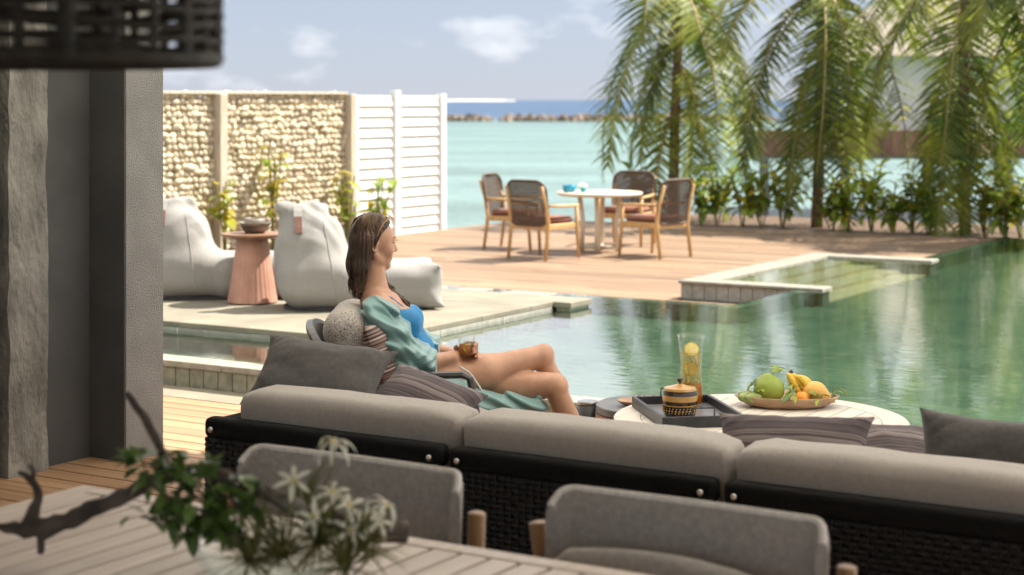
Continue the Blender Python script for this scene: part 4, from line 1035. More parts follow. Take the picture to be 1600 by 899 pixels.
for a in range(4): MB().tube([(0.35 * math.cos(a * PI / 2), 0.35 * math.sin(a * PI / 2), 0.012), (0.35 * math.cos(a * PI / 2), 0.35 * math.sin(a * PI / 2), 0.03)], 0.03, 10).obj('foot', M['dark'], ct)
stb = empty('low_table', W(0.69, 8.60, -0.04), 0, 'smaller round table with slate top left of the coffee table', 'side table')
MB().lathe([(0.0, 0.335), (0.265, 0.335), (0.272, 0.34), (0.272, 0.372), (0.266, 0.376), (0.0, 0.376)], 56).obj('top', M['slate'], stb)
MB().lathe([(0.274, 0.300), (0.274, 0.334)], 56).obj('copper_band', M['copper'], stb)
for k in range(3): MB().tube([(0.2 * math.cos(k * 2.1), 0.2 * math.sin(k * 2.1), 0.012), (0.2 * math.cos(k * 2.1), 0.2 * math.sin(k * 2.1), 0.334)], 0.014, 8).obj('leg', M['dark'], stb)
sm_ = empty('stool', W(0.385, 8.75, 0), 0, 'small round stool with dark body beside the slate table', 'stool')
MB().lathe([(0.052, 0.012), (0.048, 0.17), (0.052, 0.31)], 32).obj('body', M['dark'], sm_, smooth=True)
MB().lathe([(0.0, 0.311), (0.054, 0.311), (0.055, 0.318), (0.053, 0.325), (0.0, 0.326)], 32).obj('top', M['steel'], sm_)

Dt = 7.75
ty = empty('tray', W(0.80, 7.91, CZ + 0.001), YAW + R(10), 'dark rectangular tray with square metal handles', 'tray')
tw, td = 0.36, 0.54
rbox_at('tray_floor', -tw / 2, tw / 2, -td / 2, td / 2, 0.004, 0.012, M['slate'], ty, 0.002)
for x in (-1, 1): rbox_at('tray_side', x * tw / 2 - 0.009, x * tw / 2 + 0.009, -td / 2 - 0.009, td / 2 + 0.009, 0.0, 0.05, M['tray'], ty, 0.002)
for y in (-1, 1): rbox_at('tray_side', -tw / 2 + 0.0095, tw / 2 - 0.0095, y * td / 2 - 0.009, y * td / 2 + 0.009, 0.0, 0.0495, M['tray'], ty, 0.002)
for y in (-1, 1):
    yy = y * td / 2
    MB().tube([(-0.05, yy, 0.05), (-0.05, yy, 0.085), (0.05, yy, 0.085), (0.05, yy, 0.05)], 0.004, 6).obj('handle', M['dark'], ty)
Z0 = CZ + 0.0135
jb = empty('lacquer_bowl', W(0.762, 7.84, Z0), 0.4, 'black and gold patterned lidded bowl on the tray', 'bowl')
def band(prof, n_=40): return MB().lathe(prof, n_, cap=False)
def jprof(z): return 0.080 * (1 - abs((z - 0.068) / 0.115) ** 2.4) ** 0.5 + 0.0
zs = [0.0, 0.012, 0.05, 0.056, 0.072, 0.078, 0.092, 0.097, 0.118, 0.128]
mt = ['lacquer_b', 'lacquer_b', 'lacquer', 'lacquer_b', 'lacquer', 'lacquer', 'lacquer', 'lacquer_b', 'lacquer']
MB().lathe([(0.0, 0.0), (0.058, 0.0), (0.058, 0.004)], 40).obj('foot', M['lacquer'], jb)
for i in range(9):
    q = np.linspace(zs[i], zs[i + 1], 5); nm_ = 'band' if zs[i] < 0.075 else 'lid_band'
    band([(max(jprof(z), 0.05 if z < 0.09 else 0.045), z + 0.003) for z in q]).obj(nm_, M[mt[i]], jb, smooth=True)
band([(jprof(0.128), 0.131), (0.036, 0.140), (0.018, 0.146), (0.006, 0.149)]).obj('lid_crown', M['lacquer'], jb, smooth=True)
MB().lathe([(0.004, 0.147), (0.006, 0.155), (0.014, 0.166), (0.012, 0.173), (0.0, 0.178)], 20).obj('lid_knob', M['lacquer_b'], jb, smooth=True)
# beaded ornament on body and lid
m_ = MB()
for k in range(30):
    a = 2 * PI * k / 30
    for z, s_ in ((0.030, 0.006), (0.020, 0.004), (0.041, 0.004)):
        r_ = jprof(z) + 0.001; ang = a + z * 4; c = Vector((r_ * math.cos(ang), r_ * math.sin(ang), z + 0.003)); d = Vector((math.cos(ang), math.sin(ang), 0)); t_ = Vector((-d.y, d.x, 0)); u_ = Vector((0, 0, 1))
        m_.add([c + t_ * s_, c + u_ * s_, c - t_ * s_, c - u_ * s_, c + d * 0.003], [(0, 1, 4), (1, 2, 4), (2, 3, 4), (3, 0, 4)])
m_.obj('gold_beading', M['lacquer'], jb)

cf = empty('carafe', W(0.84, 8.10, Z0), 0, 'tall glass carafe of iced lemon tea on the tray', 'carafe')
cp = [(0.054, 0.0), (0.058, 0.02), (0.055, 0.08), (0.050, 0.15), (0.049, 0.20), (0.053, 0.25), (0.061, 0.31), (0.067, 0.335)]
MB().lathe(cp + [(r - 0.003, z) for r, z in cp[::-1][:-1]] + [(0.050, 0.012), (0.0, 0.012)], 40, cap=True).obj('glass_body', M['glass'], cf, smooth=True)
MB().lathe([(0.0, 0.013), (0.050, 0.014), (0.053, 0.06), (0.0505, 0.105), (0.0, 0.106)], 32).obj('amber_tea', M['tea'], cf, smooth=True)
MB().lathe([(0.0, 0.1065), (0.0502, 0.107), (0.046, 0.15), (0.0452, 0.20), (0.0495, 0.252), (0.0, 0.253)], 32).obj('pale_tea', M['tea_pale'], cf, smooth=True)
def lemon(parent, loc, rot, r=0.03):
    o_ = MB().lathe([(0.0, -0.003), (r * 0.86, -0.003), (r * 0.86, 0.003), (0.0, 0.003)], 24).obj('lemon_slice', M['lemon'], parent, loc, rot)
    MB().lathe([(r * 0.86, -0.0034), (r, -0.003), (r, 0.003), (r * 0.86, 0.0034)], 24, cap=False).obj('rind', M['rind'], o_)
    mm = MB()
    for k in range(8):
        a = k * PI / 4
        for z in (-0.0036, 0.0032): mm.box(-0.0008, 0.0008, 0.004, r * 0.84, z, z + 0.0004) if k == 0 else mm.add([Matrix.Rotation(a, 3, 'Z') @ Vector(p) for p in ((-0.0008, 0.004, z), (0.0008, 0.004, z), (0.0008, r * 0.84, z), (-0.0008, r * 0.84, z))], [(0, 1, 2, 3)])
    mm.obj('pith', M['petal'], o_)
fv = (R(90), 0, YAW)
lemon(cf, (0.014, -0.034, 0.18), (R(86), R(6), YAW), 0.034); lemon(cf, (0.008, -0.012, 0.268), (R(58), R(-10), YAW), 0.036); lemon(cf, (-0.020, 0.0, 0.13), (R(84), R(8), YAW + R(70))); lemon(cf, (0.026, 0.0, 0.225), (R(84), R(-6), YAW + R(75)), 0.026)
rnd = random.Random(5)
for i in range(7):
    s_ = rnd.uniform(0.020, 0.026); me = rbox('ice_cube', (s_, s_, s_), M['ice'], 0.004, 2); place('ice_cube', me, cf, (rnd.uniform(-.022, .022), rnd.uniform(-.012, .024), 0.115 + 0.019 * i), (rnd.uniform(0, 3), rnd.uniform(0, 3), rnd.uniform(0, 3)))

# fruit platter
FP = (1.30, 8.17); fz = CZ + 0.001
pt = empty('fruit_platter', W(FP[0], FP[1], fz), YAW + R(-4), 'long oval wooden platter heaped with fruit', 'platter')
prof = [(0.0, 0.0), (0.66, 0.0), (0.80, 0.012), (0.97, 0.045), (1.0, 0.052), (0.965, 0.054), (0.78, 0.022), (0.6, 0.012), (0.0, 0.012)]
b = MB().lathe(prof, 64); b.V = [(x * 0.248, y * 0.135, z) for x, y, z in b.V]; b.obj('dish', M['platter'], pt, smooth=True)
def fruit(name, label, cat, dx, dy, z, prims, mat, k=0.02, h=0.006, rz=0.0):
    X = FP[0] + dx; Dd = FP[1] + dy
    o_ = place(name, solid(name, prims, mat, k=k, h=h, relax=2), None, W(X, Dd, fz + z), (0, 0, YAW + rz)); return tag(o_, label, cat)
fruit('green_fruit', 'large round green fruit on the platter', 'fruit', -0.085, 0.0, 0.012, [ell((0, 0, 0.068), (0.074, 0.070, 0.068)), cap((0, 0, 0.08), (-0.01, 0, 0.115), 0.045, 0.024)], M['pomelo'], k=0.03)
fruit('orange', 'small orange in the middle of the platter', 'fruit', 0.062, -0.055, 0.013, [ell((0, 0, 0.032), (0.040, 0.040, 0.034))], M['orange'])
fruit('mango', 'yellow mango with pointed end on the right of the platter', 'fruit', 0.145, -0.005, 0.013, [ell((-0.02, 0, 0.052), (0.058, 0.05, 0.052)), cap((0.0, 0, 0.045), (0.072, -0.01, 0.014), 0.042, 0.012)], M['mango'], k=0.035)
bn = empty('banana_bunch', W(FP[0] + 0.045, FP[1] + 0.035, fz + 0.02), YAW, 'small bunch of spotted bananas on top of the fruit', 'bananas')
for i, (bx, by, tl, rl) in enumerate(((-0.045, -0.028, 0.075, 0.0), (-0.012, -0.012, 0.095, 0.012), (0.012, -0.025, 0.085, 0.02), (0.03, -0.005, 0.08, 0.03), (-0.02, 0.02, 0.08, 0.0))):
    P = bez([(bx * 0.4 - 0.02, by * 0.5, 0.13 - 0.006 * i), (bx * 0.8 + 0.002, by - 0.006, 0.122 - 0.004 * i), (bx + 0.03, by - 0.012, 0.085), (bx + 0.055, by - 0.012, 0.045), (bx + 0.06, by - 0.01, 0.028)], 5)
    rr = lerps([0.006, 0.013, 0.019, 0.0185, 0.013, 0.005], len(P)); MB().tube(P, rr, 7).obj('banana', M['banana'], bn, smooth=True)
MB().tube([(-0.03, 0, 0.118), (-0.022, -0.004, 0.134), (-0.014, -0.006, 0.142)], [0.013, 0.011, 0.008], 8).obj('stem', M['drift'], bn)
for i, (dx, dy, ln, a) in enumerate(((-0.195, -0.03, 0.05, 30), (-0.175, 0.02, 0.06, -25), (-0.165, -0.055, 0.045, 10))):
    fruit('small_green_fruit', ('pale green slice at the left tip of the platter', 'dark end of a green fruit at the left back of the platter', 'green wedge in front of the left leaves on the platter')[i], 'fruit', dx, dy, 0.024, [ell((0, 0, 0.024), (ln, 0.024, 0.024))], M['cuke'], rz=R(a))
lg = leaf_mesh('leaf', 0.062, 0.026, M['leaf'], 0.7); ld = leaf_mesh('leaf', 0.062, 0.026, M['leaf_d'], 0.6)
def sprig(name, dx, dy, z, n_, seed, label, up=0.05):
    rnd = random.Random(seed); e = empty(name, W(FP[0] + dx, FP[1] + dy, fz + z), YAW, label, 'leaves', 'leaf sprigs among the fruit')
    P = [(0, 0, 0), (rnd.uniform(-.02, .02), rnd.uniform(-.02, .01), up), (rnd.uniform(-.04, .04), -0.01, up * 1.2)]
    MB().tube(P, [0.002] * 3, 5).obj('stem', M['stem'], e)
    for k in range(n_):
        t = (k + 0.5) / n_; p = Vector(P[0]).lerp(Vector(P[2]), t); s_ = rnd.uniform(0.6, 1.1)
        place('leaf', rnd.choice((lg, ld, lg)), e, tuple(p), (rnd.uniform(-.3, .9), rnd.uniform(-.5, .5), k * 2.4 + rnd.uniform(-.4, .4)), (s_, s_, s_))
for i, a in enumerate(((-0.165, 0.03, 0.09, 5, 'leaf sprig sticking up at the upper left of the platter'), (-0.15, -0.05, 0.05, 6, 'leaf sprig left of the large green fruit'), (-0.035, 0.03, 0.15, 5, 'leaf sprig lying over the large green fruit'),
        (-0.015, -0.13, 0.055, 7, 'leaf sprig hanging over the front rim of the platter'), (0.03, -0.02, 0.07, 6, 'dark leaf sprig between green fruit and orange'), (0.105, -0.08, 0.035, 4, 'leaf pair between orange and mango'), (0.14, -0.09, 0.035, 4, 'leaf sprig in front of the mango'), (0.215, 0.0, 0.05, 5, 'leaf sprig at the right tip of the platter'))):
    sprig('leaf_sprig', a[0], a[1], a[2], a[3], 20 + i, a[4], 0.03)
bd = empty('serving_board', W(0.62, 8.55, 0.337), YAW + R(15), 'small wooden dish with red berries left of the tray', 'dish')
b = MB().lathe([(0.0, 0.0), (0.6, 0.0), (1.0, 0.026), (0.97, 0.03), (0.6, 0.010), (0.0, 0.008)], 36); b.V = [(x * 0.105, y * 0.075, z) for x, y, z in b.V]; b.obj('dish', M['platter'], bd, smooth=True)
bmg = bmesh.new(); bmesh.ops.create_icosphere(bmg, subdivisions=2, radius=0.0125); gm = bm_mesh('berry', bmg, M['grape'], True)
rnd = random.Random(2)
for i in range(13):
    o_ = place('berry', gm, None, W(0.645 + rnd.uniform(-.02, .065), 8.55 + rnd.uniform(-.03, .03), 0.337 + 0.028 + rnd.uniform(0, 0.014))); tag(o_, 'red berry in the small wooden dish beside the tray', 'berry', 'berries in the wooden dish')

# ================================================================== the woman and her armchair (x = right, y = away, z = up)
WO = W(0, 7.9, 0)
ac = empty('armchair', WO, YAW, 'armchair with graphite frame and speckled back cushion under the woman', 'armchair')
for s in (-1, 1):
    y = s * 0.33
    P = [(-0.80, y, 0.012), (-0.76, y, 0.30), (-0.72, y, 0.60), (-0.66, y, 0.632), (-0.22, y, 0.645), (-0.185, y, 0.63), (-0.16, y, 0.50), (-0.10, y, 0.012)]
    MB().tube(P, 0.0205, 8, flat=0.8).obj('arm_frame', M['gun'], ac)
    MB().tube([(-0.75, y * 0.98, 0.33), (-0.13, y * 0.98, 0.35)], 0.016, 8).obj('seat_rail', M['gun'], ac)
MB().tube([(-0.14, -0.33, 0.34), (-0.14, 0.33, 0.34)], 0.016, 8).obj('seat_rail', M['gun'], ac)
place('seat_cushion', cushion('seat_cushion', (0.62, 0.60, 0.12), 0.045, M['boucle'], 4), ac, (-0.40, 0, 0.415))
# curved back shell in graphite, open behind
sh = MB(); V = []; F = []; nn = 18
for i in range(nn + 1):
    a = R(-75 + 150 * i / nn); yy = 0.34 * math.sin(a); xx = -0.66 - 0.17 * math.cos(a)
    top = 0.84 - 0.13 * (abs(math.sin(a)) ** 2.2)
    for xo, z in ((0, 0.36), (-0.035, top - 0.02), (-0.03, top), (0.0, top + 0.006), (0.012, top - 0.015), (0.03, 0.36)): V.append((xx + xo - 0.16 * (z - 0.36), yy, z))
for i in range(nn):
    for j in range(6): a, b_ = 6 * i + j, 6 * i + (j + 1) % 6; F.append((a, b_, b_ + 6, a + 6))
F += [tuple(range(6)), tuple(range(6 * nn + 5, 6 * nn - 1, -1))]
sh.add(V, F).obj('back_shell', M['gun'], ac, smooth=False)
place('back_cushion', solid('back_cushion', [rbx((-0.70, 0, 0.675), (0.10, 0.29, 0.25), 0.095, rotm('Y', R(-17)))], M['boucle'], k=0.02, h=0.012, disp=lambda X: 0.004 * np.sin(40 * X[..., 1]) * np.sin(35 * X[..., 2]) * 0.5), ac)
sp = pillow(0.46, 0.38, 0.15, 7, 0.006, ear=0.07); sp.materials.append(M['stripe2'])
o = place('pillow', sp, None, tuple(Vector(WO) + Matrix.Rotation(YAW, 3, 'Z') @ Vector((-0.555, -0.16, 0.685))), basis(Matrix.Rotation(YAW, 3, 'Z') @ Vector((0.12, 1, 0)), Matrix.Rotation(YAW, 3, 'Z') @ Vector((-0.36, 0, 1)))); tag(o, 'brown and cream striped pillow behind the woman\'s back', 'pillow')

wm = empty('person', WO, YAW, 'woman in a teal satin robe and blue swimsuit sitting cross legged, holding a glass', 'person')
HC = np.array([-0.626, 0.0, 1.208]); HR = rotm('Z', R(15)) @ rotm('Y', R(9))
def hd(p): return tuple(HC + HR @ np.array(p, float))
body = [
  ell((-0.385, 0, 0.565), (0.125, 0.165, 0.115)), ell((-0.44, 0, 0.69), (0.088, 0.128, 0.12), rotm('Y', R(-30))), ell((-0.525, 0, 0.815), (0.100, 0.142, 0.135), rotm('Y', R(-28))),
  ell((-0.575, 0, 0.895), (0.085, 0.135, 0.085), rotm('Y', R(-24))), ell((-0.475, -0.072, 0.842), (0.062, 0.062, 0.06)), ell((-0.475, 0.072, 0.842), (0.062, 0.062, 0.06)),
  cap((-0.615, -0.05, 0.935), (-0.603, -0.155, 0.905), 0.040, 0.052), cap((-0.615, 0.05, 0.935), (-0.603, 0.155, 0.905), 0.040, 0.052),
  cap((-0.632, 0, 0.93), (-0.630, 0, 1.0), 0.060, 0.054, 0.035), cap((-0.630, 0, 1.0), (-0.630, 0, 1.10), 0.053, 0.050, 0.03),
  cap((-0.64, -0.02, 0.95), (-0.61, -0.10, 0.935), 0.04, 0.03), cap((-0.64, 0.02, 0.95), (-0.61, 0.10, 0.935), 0.04, 0.03),
  # arms
  cap((-0.603, -0.165, 0.900), (-0.485, -0.215, 0.690), 0.050, 0.038), cap((-0.485, -0.215, 0.690), (-0.385, -0.175, 0.678), 0.038, 0.040), cap((-0.385, -0.175, 0.678), (-0.268, -0.11, 0.690), 0.039, 0.025),
  cap((-0.603, 0.165, 0.900), (-0.47, 0.23, 0.690), 0.050, 0.038), cap((-0.47, 0.23, 0.690), (-0.26, 0.15, 0.665), 0.039, 0.026),
  # right leg (near hip), crossed over
  cap((-0.36, -0.085, 0.568), (-0.12, -0.035, 0.612), 0.095, 0.075), cap((-0.12, -0.035, 0.612), (0.135, 0.045, 0.672), 0.075, 0.050), ell((0.148, 0.05, 0.674), (0.046, 0.048, 0.051), None, 0.02),
  cap((0.138, 0.05, 0.660), (0.195, 0.08, 0.53), 0.046, 0.050, 0.02), cap((0.195, 0.08, 0.53), (0.265, 0.12, 0.29), 0.050, 0.032),
  cap((0.265, 0.12, 0.29), (0.285, 0.13, 0.225), 0.033, 0.034, 0.02), cap((0.275, 0.13, 0.225), (0.40, 0.16, 0.17), 0.034, 0.022, 0.02),
  # left leg (far hip), underneath
  cap((-0.36, 0.085, 0.535), (-0.02, 0.0, 0.536), 0.088, 0.078, 0.006), cap((-0.02, 0.0, 0.536), (0.195, -0.062, 0.556), 0.078, 0.056, 0.006), ell((0.210, -0.07, 0.547), (0.046, 0.048, 0.052), None, 0.012),
  cap((0.205, -0.07, 0.530), (0.255, -0.06, 0.41), 0.046, 0.049, 0.006), cap((0.255, -0.06, 0.41), (0.335, -0.03, 0.12), 0.049, 0.033, 0.006), cap((0.335, -0.03, 0.12), (0.345, -0.03, 0.07), 0.034, 0.036, 0.02), cap((0.335, -0.03, 0.062), (0.47, -0.04, 0.045), 0.036, 0.022, 0.02),
  # head
  ell(hd((-0.012, 0, 0.022)), (0.088, 0.072, 0.083), HR, 0.02), ell(hd((0.040, 0, -0.020)), (0.048, 0.056, 0.082), HR, 0.02), ell(hd((0.036, 0, -0.075)), (0.050, 0.046, 0.038), HR, 0.02),
  cap(hd((0.066, 0, -0.103)), hd((0.073, 0, -0.107)), 0.019, None, 0.015), cap(hd((0.084, 0, 0.004)), hd((0.103, 0, -0.030)), 0.007, 0.0105, 0.012), cap(hd((0.095, -0.009, -0.034)), hd((0.095, 0.009, -0.034)), 0.008, None, 0.008),
  ell(hd((0.083, 0, -0.064)), (0.011, 0.021, 0.0065), HR, 0.006), ell(hd((0.081, 0, -0.077)), (0.011, 0.018, 0.0075), HR, 0.006), ell(hd((0.064, -0.030, -0.038)), (0.022, 0.022, 0.026), HR, 0.02), ell(hd((0.064, 0.030, -0.038)), (0.022, 0.022, 0.026), HR, 0.02),
  cap(hd((0.074, -0.034, 0.017)), hd((0.082, 0, 0.018)), 0.010, None, 0.012), cap(hd((0.074, 0.034, 0.017)), hd((0.082, 0, 0.018)), 0.010, None, 0.012),
  cap(hd((-0.005, -0.048, -0.06)), hd((0.03, -0.040, -0.090)), 0.014, 0.012, 0.02), cap(hd((-0.005, 0.048, -0.06)), hd((0.03, 0.040, -0.090)), 0.014, 0.012, 0.02),
]
for s in (-1, 1):                                      # ears: rim and lobe
    for a in range(6):
        t0, t1 = R(60 + 42 * a), R(60 + 42 * (a + 1)); f_ = lambda t: hd((-0.006 + 0.014 * math.cos(t) - 0.004, s * (0.073 - 0.006 * math.cos(t)), -0.022 + 0.026 * math.sin(t)))
        body.append(cap(f_(t0), f_(t1), 0.0055, 0.0055, 0.004))
    body.append(cap(hd((-0.004, s * 0.069, -0.030)), hd((-0.006, s * 0.071, -0.012)), 0.009, 0.008, 0.006)); body.append(cap(hd((-0.002, s * 0.071, -0.046)), hd((-0.001, s * 0.071, -0.050)), 0.0075, None, 0.005))
# right hand round the glass
GX_, GY_, GZ_ = -0.206, -0.085, 0.688                   # glass foot centre
def ring(a, r, z): return (GX_ + r * math.cos(R(a)), GY_ + r * math.sin(R(a)), GZ_ + z)
body += [cap((-0.268, -0.11, 0.690), ring(112, 0.052, 0.018), 0.024, 0.022, 0.02), ell(ring(100, 0.052, 0.026), (0.026, 0.018, 0.034), None, 0.012)]
for j, (z, tip) in enumerate(((0.058, -42), (0.040, -52), (0.022, -50), (0.005, -34))):
    q = [ring(88, 0.051, z * 0.9 + 0.004), ring(42, 0.0475, z + 0.002), ring(2, 0.047, z), ring(tip, 0.046, z - 0.002)]
    rr = (0.0105, 0.0098, 0.0090, 0.0072) if j < 3 else (0.009, 0.0085, 0.0078, 0.0062)
    for i in range(3): body.append(cap(q[i], q[i + 1], rr[i], rr[i + 1], 0.0035))
q = [ring(125, 0.055, 0.022), ring(165, 0.051, 0.040), ring(205, 0.0475, 0.052)]
body += [cap(q[0], q[1], 0.0125, 0.0105, 0.006), cap(q[1], q[2], 0.0105, 0.0080, 0.004)]
# left hand resting in the lap
lh = np.array([-0.225, 0.135, 0.672]); body += [ell(lh, (0.042, 0.034, 0.016), rotm('Z', R(-25)), 0.012)]
for j, o_ in enumerate((-0.026, -0.009, 0.009, 0.025)):
    p0 = lh + np.array([0.032 - 0.004 * abs(j - 1.3), 0.0, 0]) + np.array([0, o_, 0]); L = (0.066, 0.075, 0.070, 0.055)[j]
    p1 = p0 + np.array([L * 0.5, -0.006, -0.001]); p2 = p1 + np.array([L * 0.5, -0.004, -0.012]); body += [cap(p0, p1, 0.0095, 0.0085, 0.003), cap(p1, p2, 0.0085, 0.007, 0.003)]
body.append(cap(lh + np.array([-0.01, -0.03, 0]), lh + np.array([0.03, -0.052, -0.004]), 0.011, 0.009, 0.004))
bme = solid('body', body, [M['skin'], M['lip']], k=0.035, h=0.0065, relax=2)
lipc = Vector(hd((0.088, 0, -0.070))); mi = np.zeros(len(bme.polygons), dtype=np.int32)
for p in bme.polygons:
    d = p.center - lipc
    if abs(d.z) < 0.012 and (d.x ** 2 + d.y ** 2) < 0.021 ** 2: mi[p.index] = 1
bme.polygons.foreach_set('material_index', mi)
bd_ = place('body', bme, wm)
# brows, lashes, eyes
for s in (-1, 1):
    MB().tube([hd((0.072, s * 0.045, 0.022)), hd((0.083, s * 0.030, 0.028)), hd((0.089, s * 0.012, 0.024))], [0.0012, 0.0026, 0.0022], 6).obj('eyebrow', M['hair'], wm)
    MB().tube([hd((0.066, s * 0.046, -0.001)), hd((0.083, s * 0.034, 0.002)), hd((0.085, s * 0.018, -0.001))], [0.001, 0.0026, 0.0014], 6).obj('eyelashes', M['lacquer_b'], wm)
# hair: cap, long fall behind, lock over the far shoulder
def hcut(X):
    q = (X - HC) @ HR; x, y, z = q[..., 0], q[..., 1], q[..., 2]
    return np.maximum(np.minimum(x - (-0.020 + 0.80 * np.clip(z + 0.005, 0, 1)), 1.0), -1) * 0.8
hairp = [ell(hd((-0.016, 0, 0.028)), (0.099, 0.082, 0.094), HR), cap(hd((-0.045, 0, -0.01)), (-0.690, 0.0, 1.10), 0.074, 0.066), cap((-0.690, 0.0, 1.10), (-0.700, -0.01, 1.00), 0.062, 0.040),
         cap(hd((-0.035, -0.045, 0.0)), (-0.678, -0.045, 1.085), 0.046, 0.038), cap((-0.678, -0.045, 1.085), (-0.695, -0.04, 0.985), 0.036, 0.018), cap(hd((-0.035, 0.045, 0.0)), (-0.675, 0.045, 1.08), 0.046, 0.036), cap((-0.70, -0.01, 1.0), (-0.698, -0.02, 0.955), 0.032, 0.010)]
def hdisp(X):
    a = np.arctan2(X[..., 1] - HC[1], X[..., 0] - HC[0] + 0.05); z = X[..., 2]
    return 0.0022 * np.sin(34 * a + 7 * np.sin(9 * z)) + 0.0014 * np.sin(71 * a + 11 * z)
ho = place('hair', solid('hair', hairp, M['hair'], k=0.03, h=0.0055, disp=hdisp, cut=hcut), wm)
m_ = MB(); rnd = random.Random(31)
for i in range(150):                                   # loose strands on the fall
    y0 = rnd.uniform(-.075, .07); x0 = -0.705 - rnd.uniform(-0.02, 0.028) + 0.6 * y0 * y0; zt = rnd.uniform(1.12, 1.27)
    xb = -0.70 + rnd.uniform(-.035, .03)
    P = bez([(x0 + 0.04 * (zt - 1.1) + 0.012, y0 * 0.95, zt), (x0 - 0.012, y0, 1.12), (xb - 0.012, y0 * 0.75 - 0.01, 1.03), (xb + rnd.uniform(-.012, .015), y0 * 0.5 - 0.015, rnd.uniform(0.935, 0.985))], 4)
    m_.tube(P, 0.0013, 4)
tag(m_.obj('loose_strands', M['hair'], ho), kind='stuff')
for nm_, mt_, cnt in (('head_strands', 'hair', 150), ('highlight_strands', 'hair2', 110)):
    m_ = MB()
    for i in range(cnt):
        sd_ = rnd.choice((-1, -1, 1)); x0 = rnd.uniform(-0.095, 0.05); zl = rnd.uniform(-0.004, 0.006)
        e0 = math.sqrt(max(0.05, 1 - ((x0 + 0.016) / 0.103) ** 2)); x2 = 0.8 * x0 - 0.034; e2 = math.sqrt(max(0.05, 1 - ((x2 + 0.016) / 0.103) ** 2))
        pts = [hd((x0, sd_ * 0.008, 0.028 + 0.0955 * e0 + zl * 0.3)), hd((x0 - 0.010, sd_ * 0.058 * e0, 0.028 + 0.070 * e0 + zl)), hd((x2, sd_ * (0.0845 * e2 + zl * 0.4), 0.018))]
        yb = sd_ * rnd.uniform(0.02, 0.068)
        pts += [(-0.665 + 0.28 * x0 + 2.0 * yb * yb, yb * 1.15, 1.12), (-0.690 + 0.30 * x0, yb, 1.04), (-0.694 + 0.22 * x0 + rnd.uniform(-.01, .01), yb * 0.7 - 0.01, rnd.uniform(0.945, 1.0))]
        m_.tube(bez(pts, 4), rnd.uniform(0.0009, 0.0019), 4, caps=False)
    tag(m_.obj(nm_, M[mt_], ho, smooth=True), kind='stuff')
m_ = MB(); 
for i in range(26):
    ph = rnd.uniform(0, 6.3); r_ = rnd.uniform(0.004, 0.024)
    base = [(-0.600, 0.050, 1.040), (-0.560, 0.02, 0.990), (-0.522, -0.01, 0.962), (-0.488, -0.03, 0.935), (-0.466, -0.045, 0.895)]
    P = bez([(x + r_ * math.cos(ph + 2.2 * j), y + 0.8 * r_ * math.sin(ph + 2.2 * j), z + 0.5 * r_ * math.sin(ph + 1.7 * j)) for j, (x, y, z) in enumerate(base)], 5)
    m_.tube(P, 0.0034, 5)
m_.obj('front_lock', M['hair'], wm, smooth=True)
sg = empty('sunglasses', WO, YAW, 'thin framed sunglasses pushed up on the woman\'s hair', 'sunglasses')
for s in (-1, 1):
    MB().tube(bez([hd((-0.012, s * 0.083, 0.0)), hd((-0.004, s * 0.088, 0.045)), hd((0.014, s * 0.075, 0.085)), hd((0.040, s * 0.055, 0.112))], 5), 0.0016, 6).obj('temple', M['lacquer'], sg, smooth=True)
    MB().tube(bez([hd((0.040, s * 0.055, 0.112)), hd((0.062, s * 0.045, 0.108)), hd((0.066, s * 0.025, 0.110)), hd((0.044, s * 0.012, 0.121)), hd((0.036, s * 0.035, 0.122)), hd((0.040, s * 0.055, 0.112))], 4), 0.002, 6, caps=False).obj('lens_rim', M['lacquer'], sg, smooth=True)
MB().tube([hd((0.048, -0.014, 0.120)), hd((0.052, 0, 0.121)), hd((0.048, 0.014, 0.120))], 0.002, 6).obj('bridge', M['lacquer'], sg)

# swimsuit, a hair's breadth over the body
suit = [(p[0], p[1], p[2] + 0.0055, p[3], p[4]) for p in body[:6]]
def scut(X):
    x, y, z = X[..., 0], X[..., 1], X[..., 2]
    return np.maximum(z - (0.895 + 0.16 * (x + 0.50)) , -(0.73 * x + 0.68 * z - 0.222))
place('swimsuit', solid('swimsuit', suit, M['swim'], k=0.035, h=0.008, cut=lambda X: np.maximum(X[..., 2] - 0.905, -(0.73 * X[..., 0] + 0.68 * X[..., 2] - 0.205))), wm)
for s in (-1, 1): MB().tube([(-0.470, s * 0.075, 0.895), (-0.545, s * 0.085, 0.955), (-0.615, s * 0.06, 0.975)], [0.008, 0.006, 0.005], 6, flat=0.5).obj('strap', M['swim'], wm)

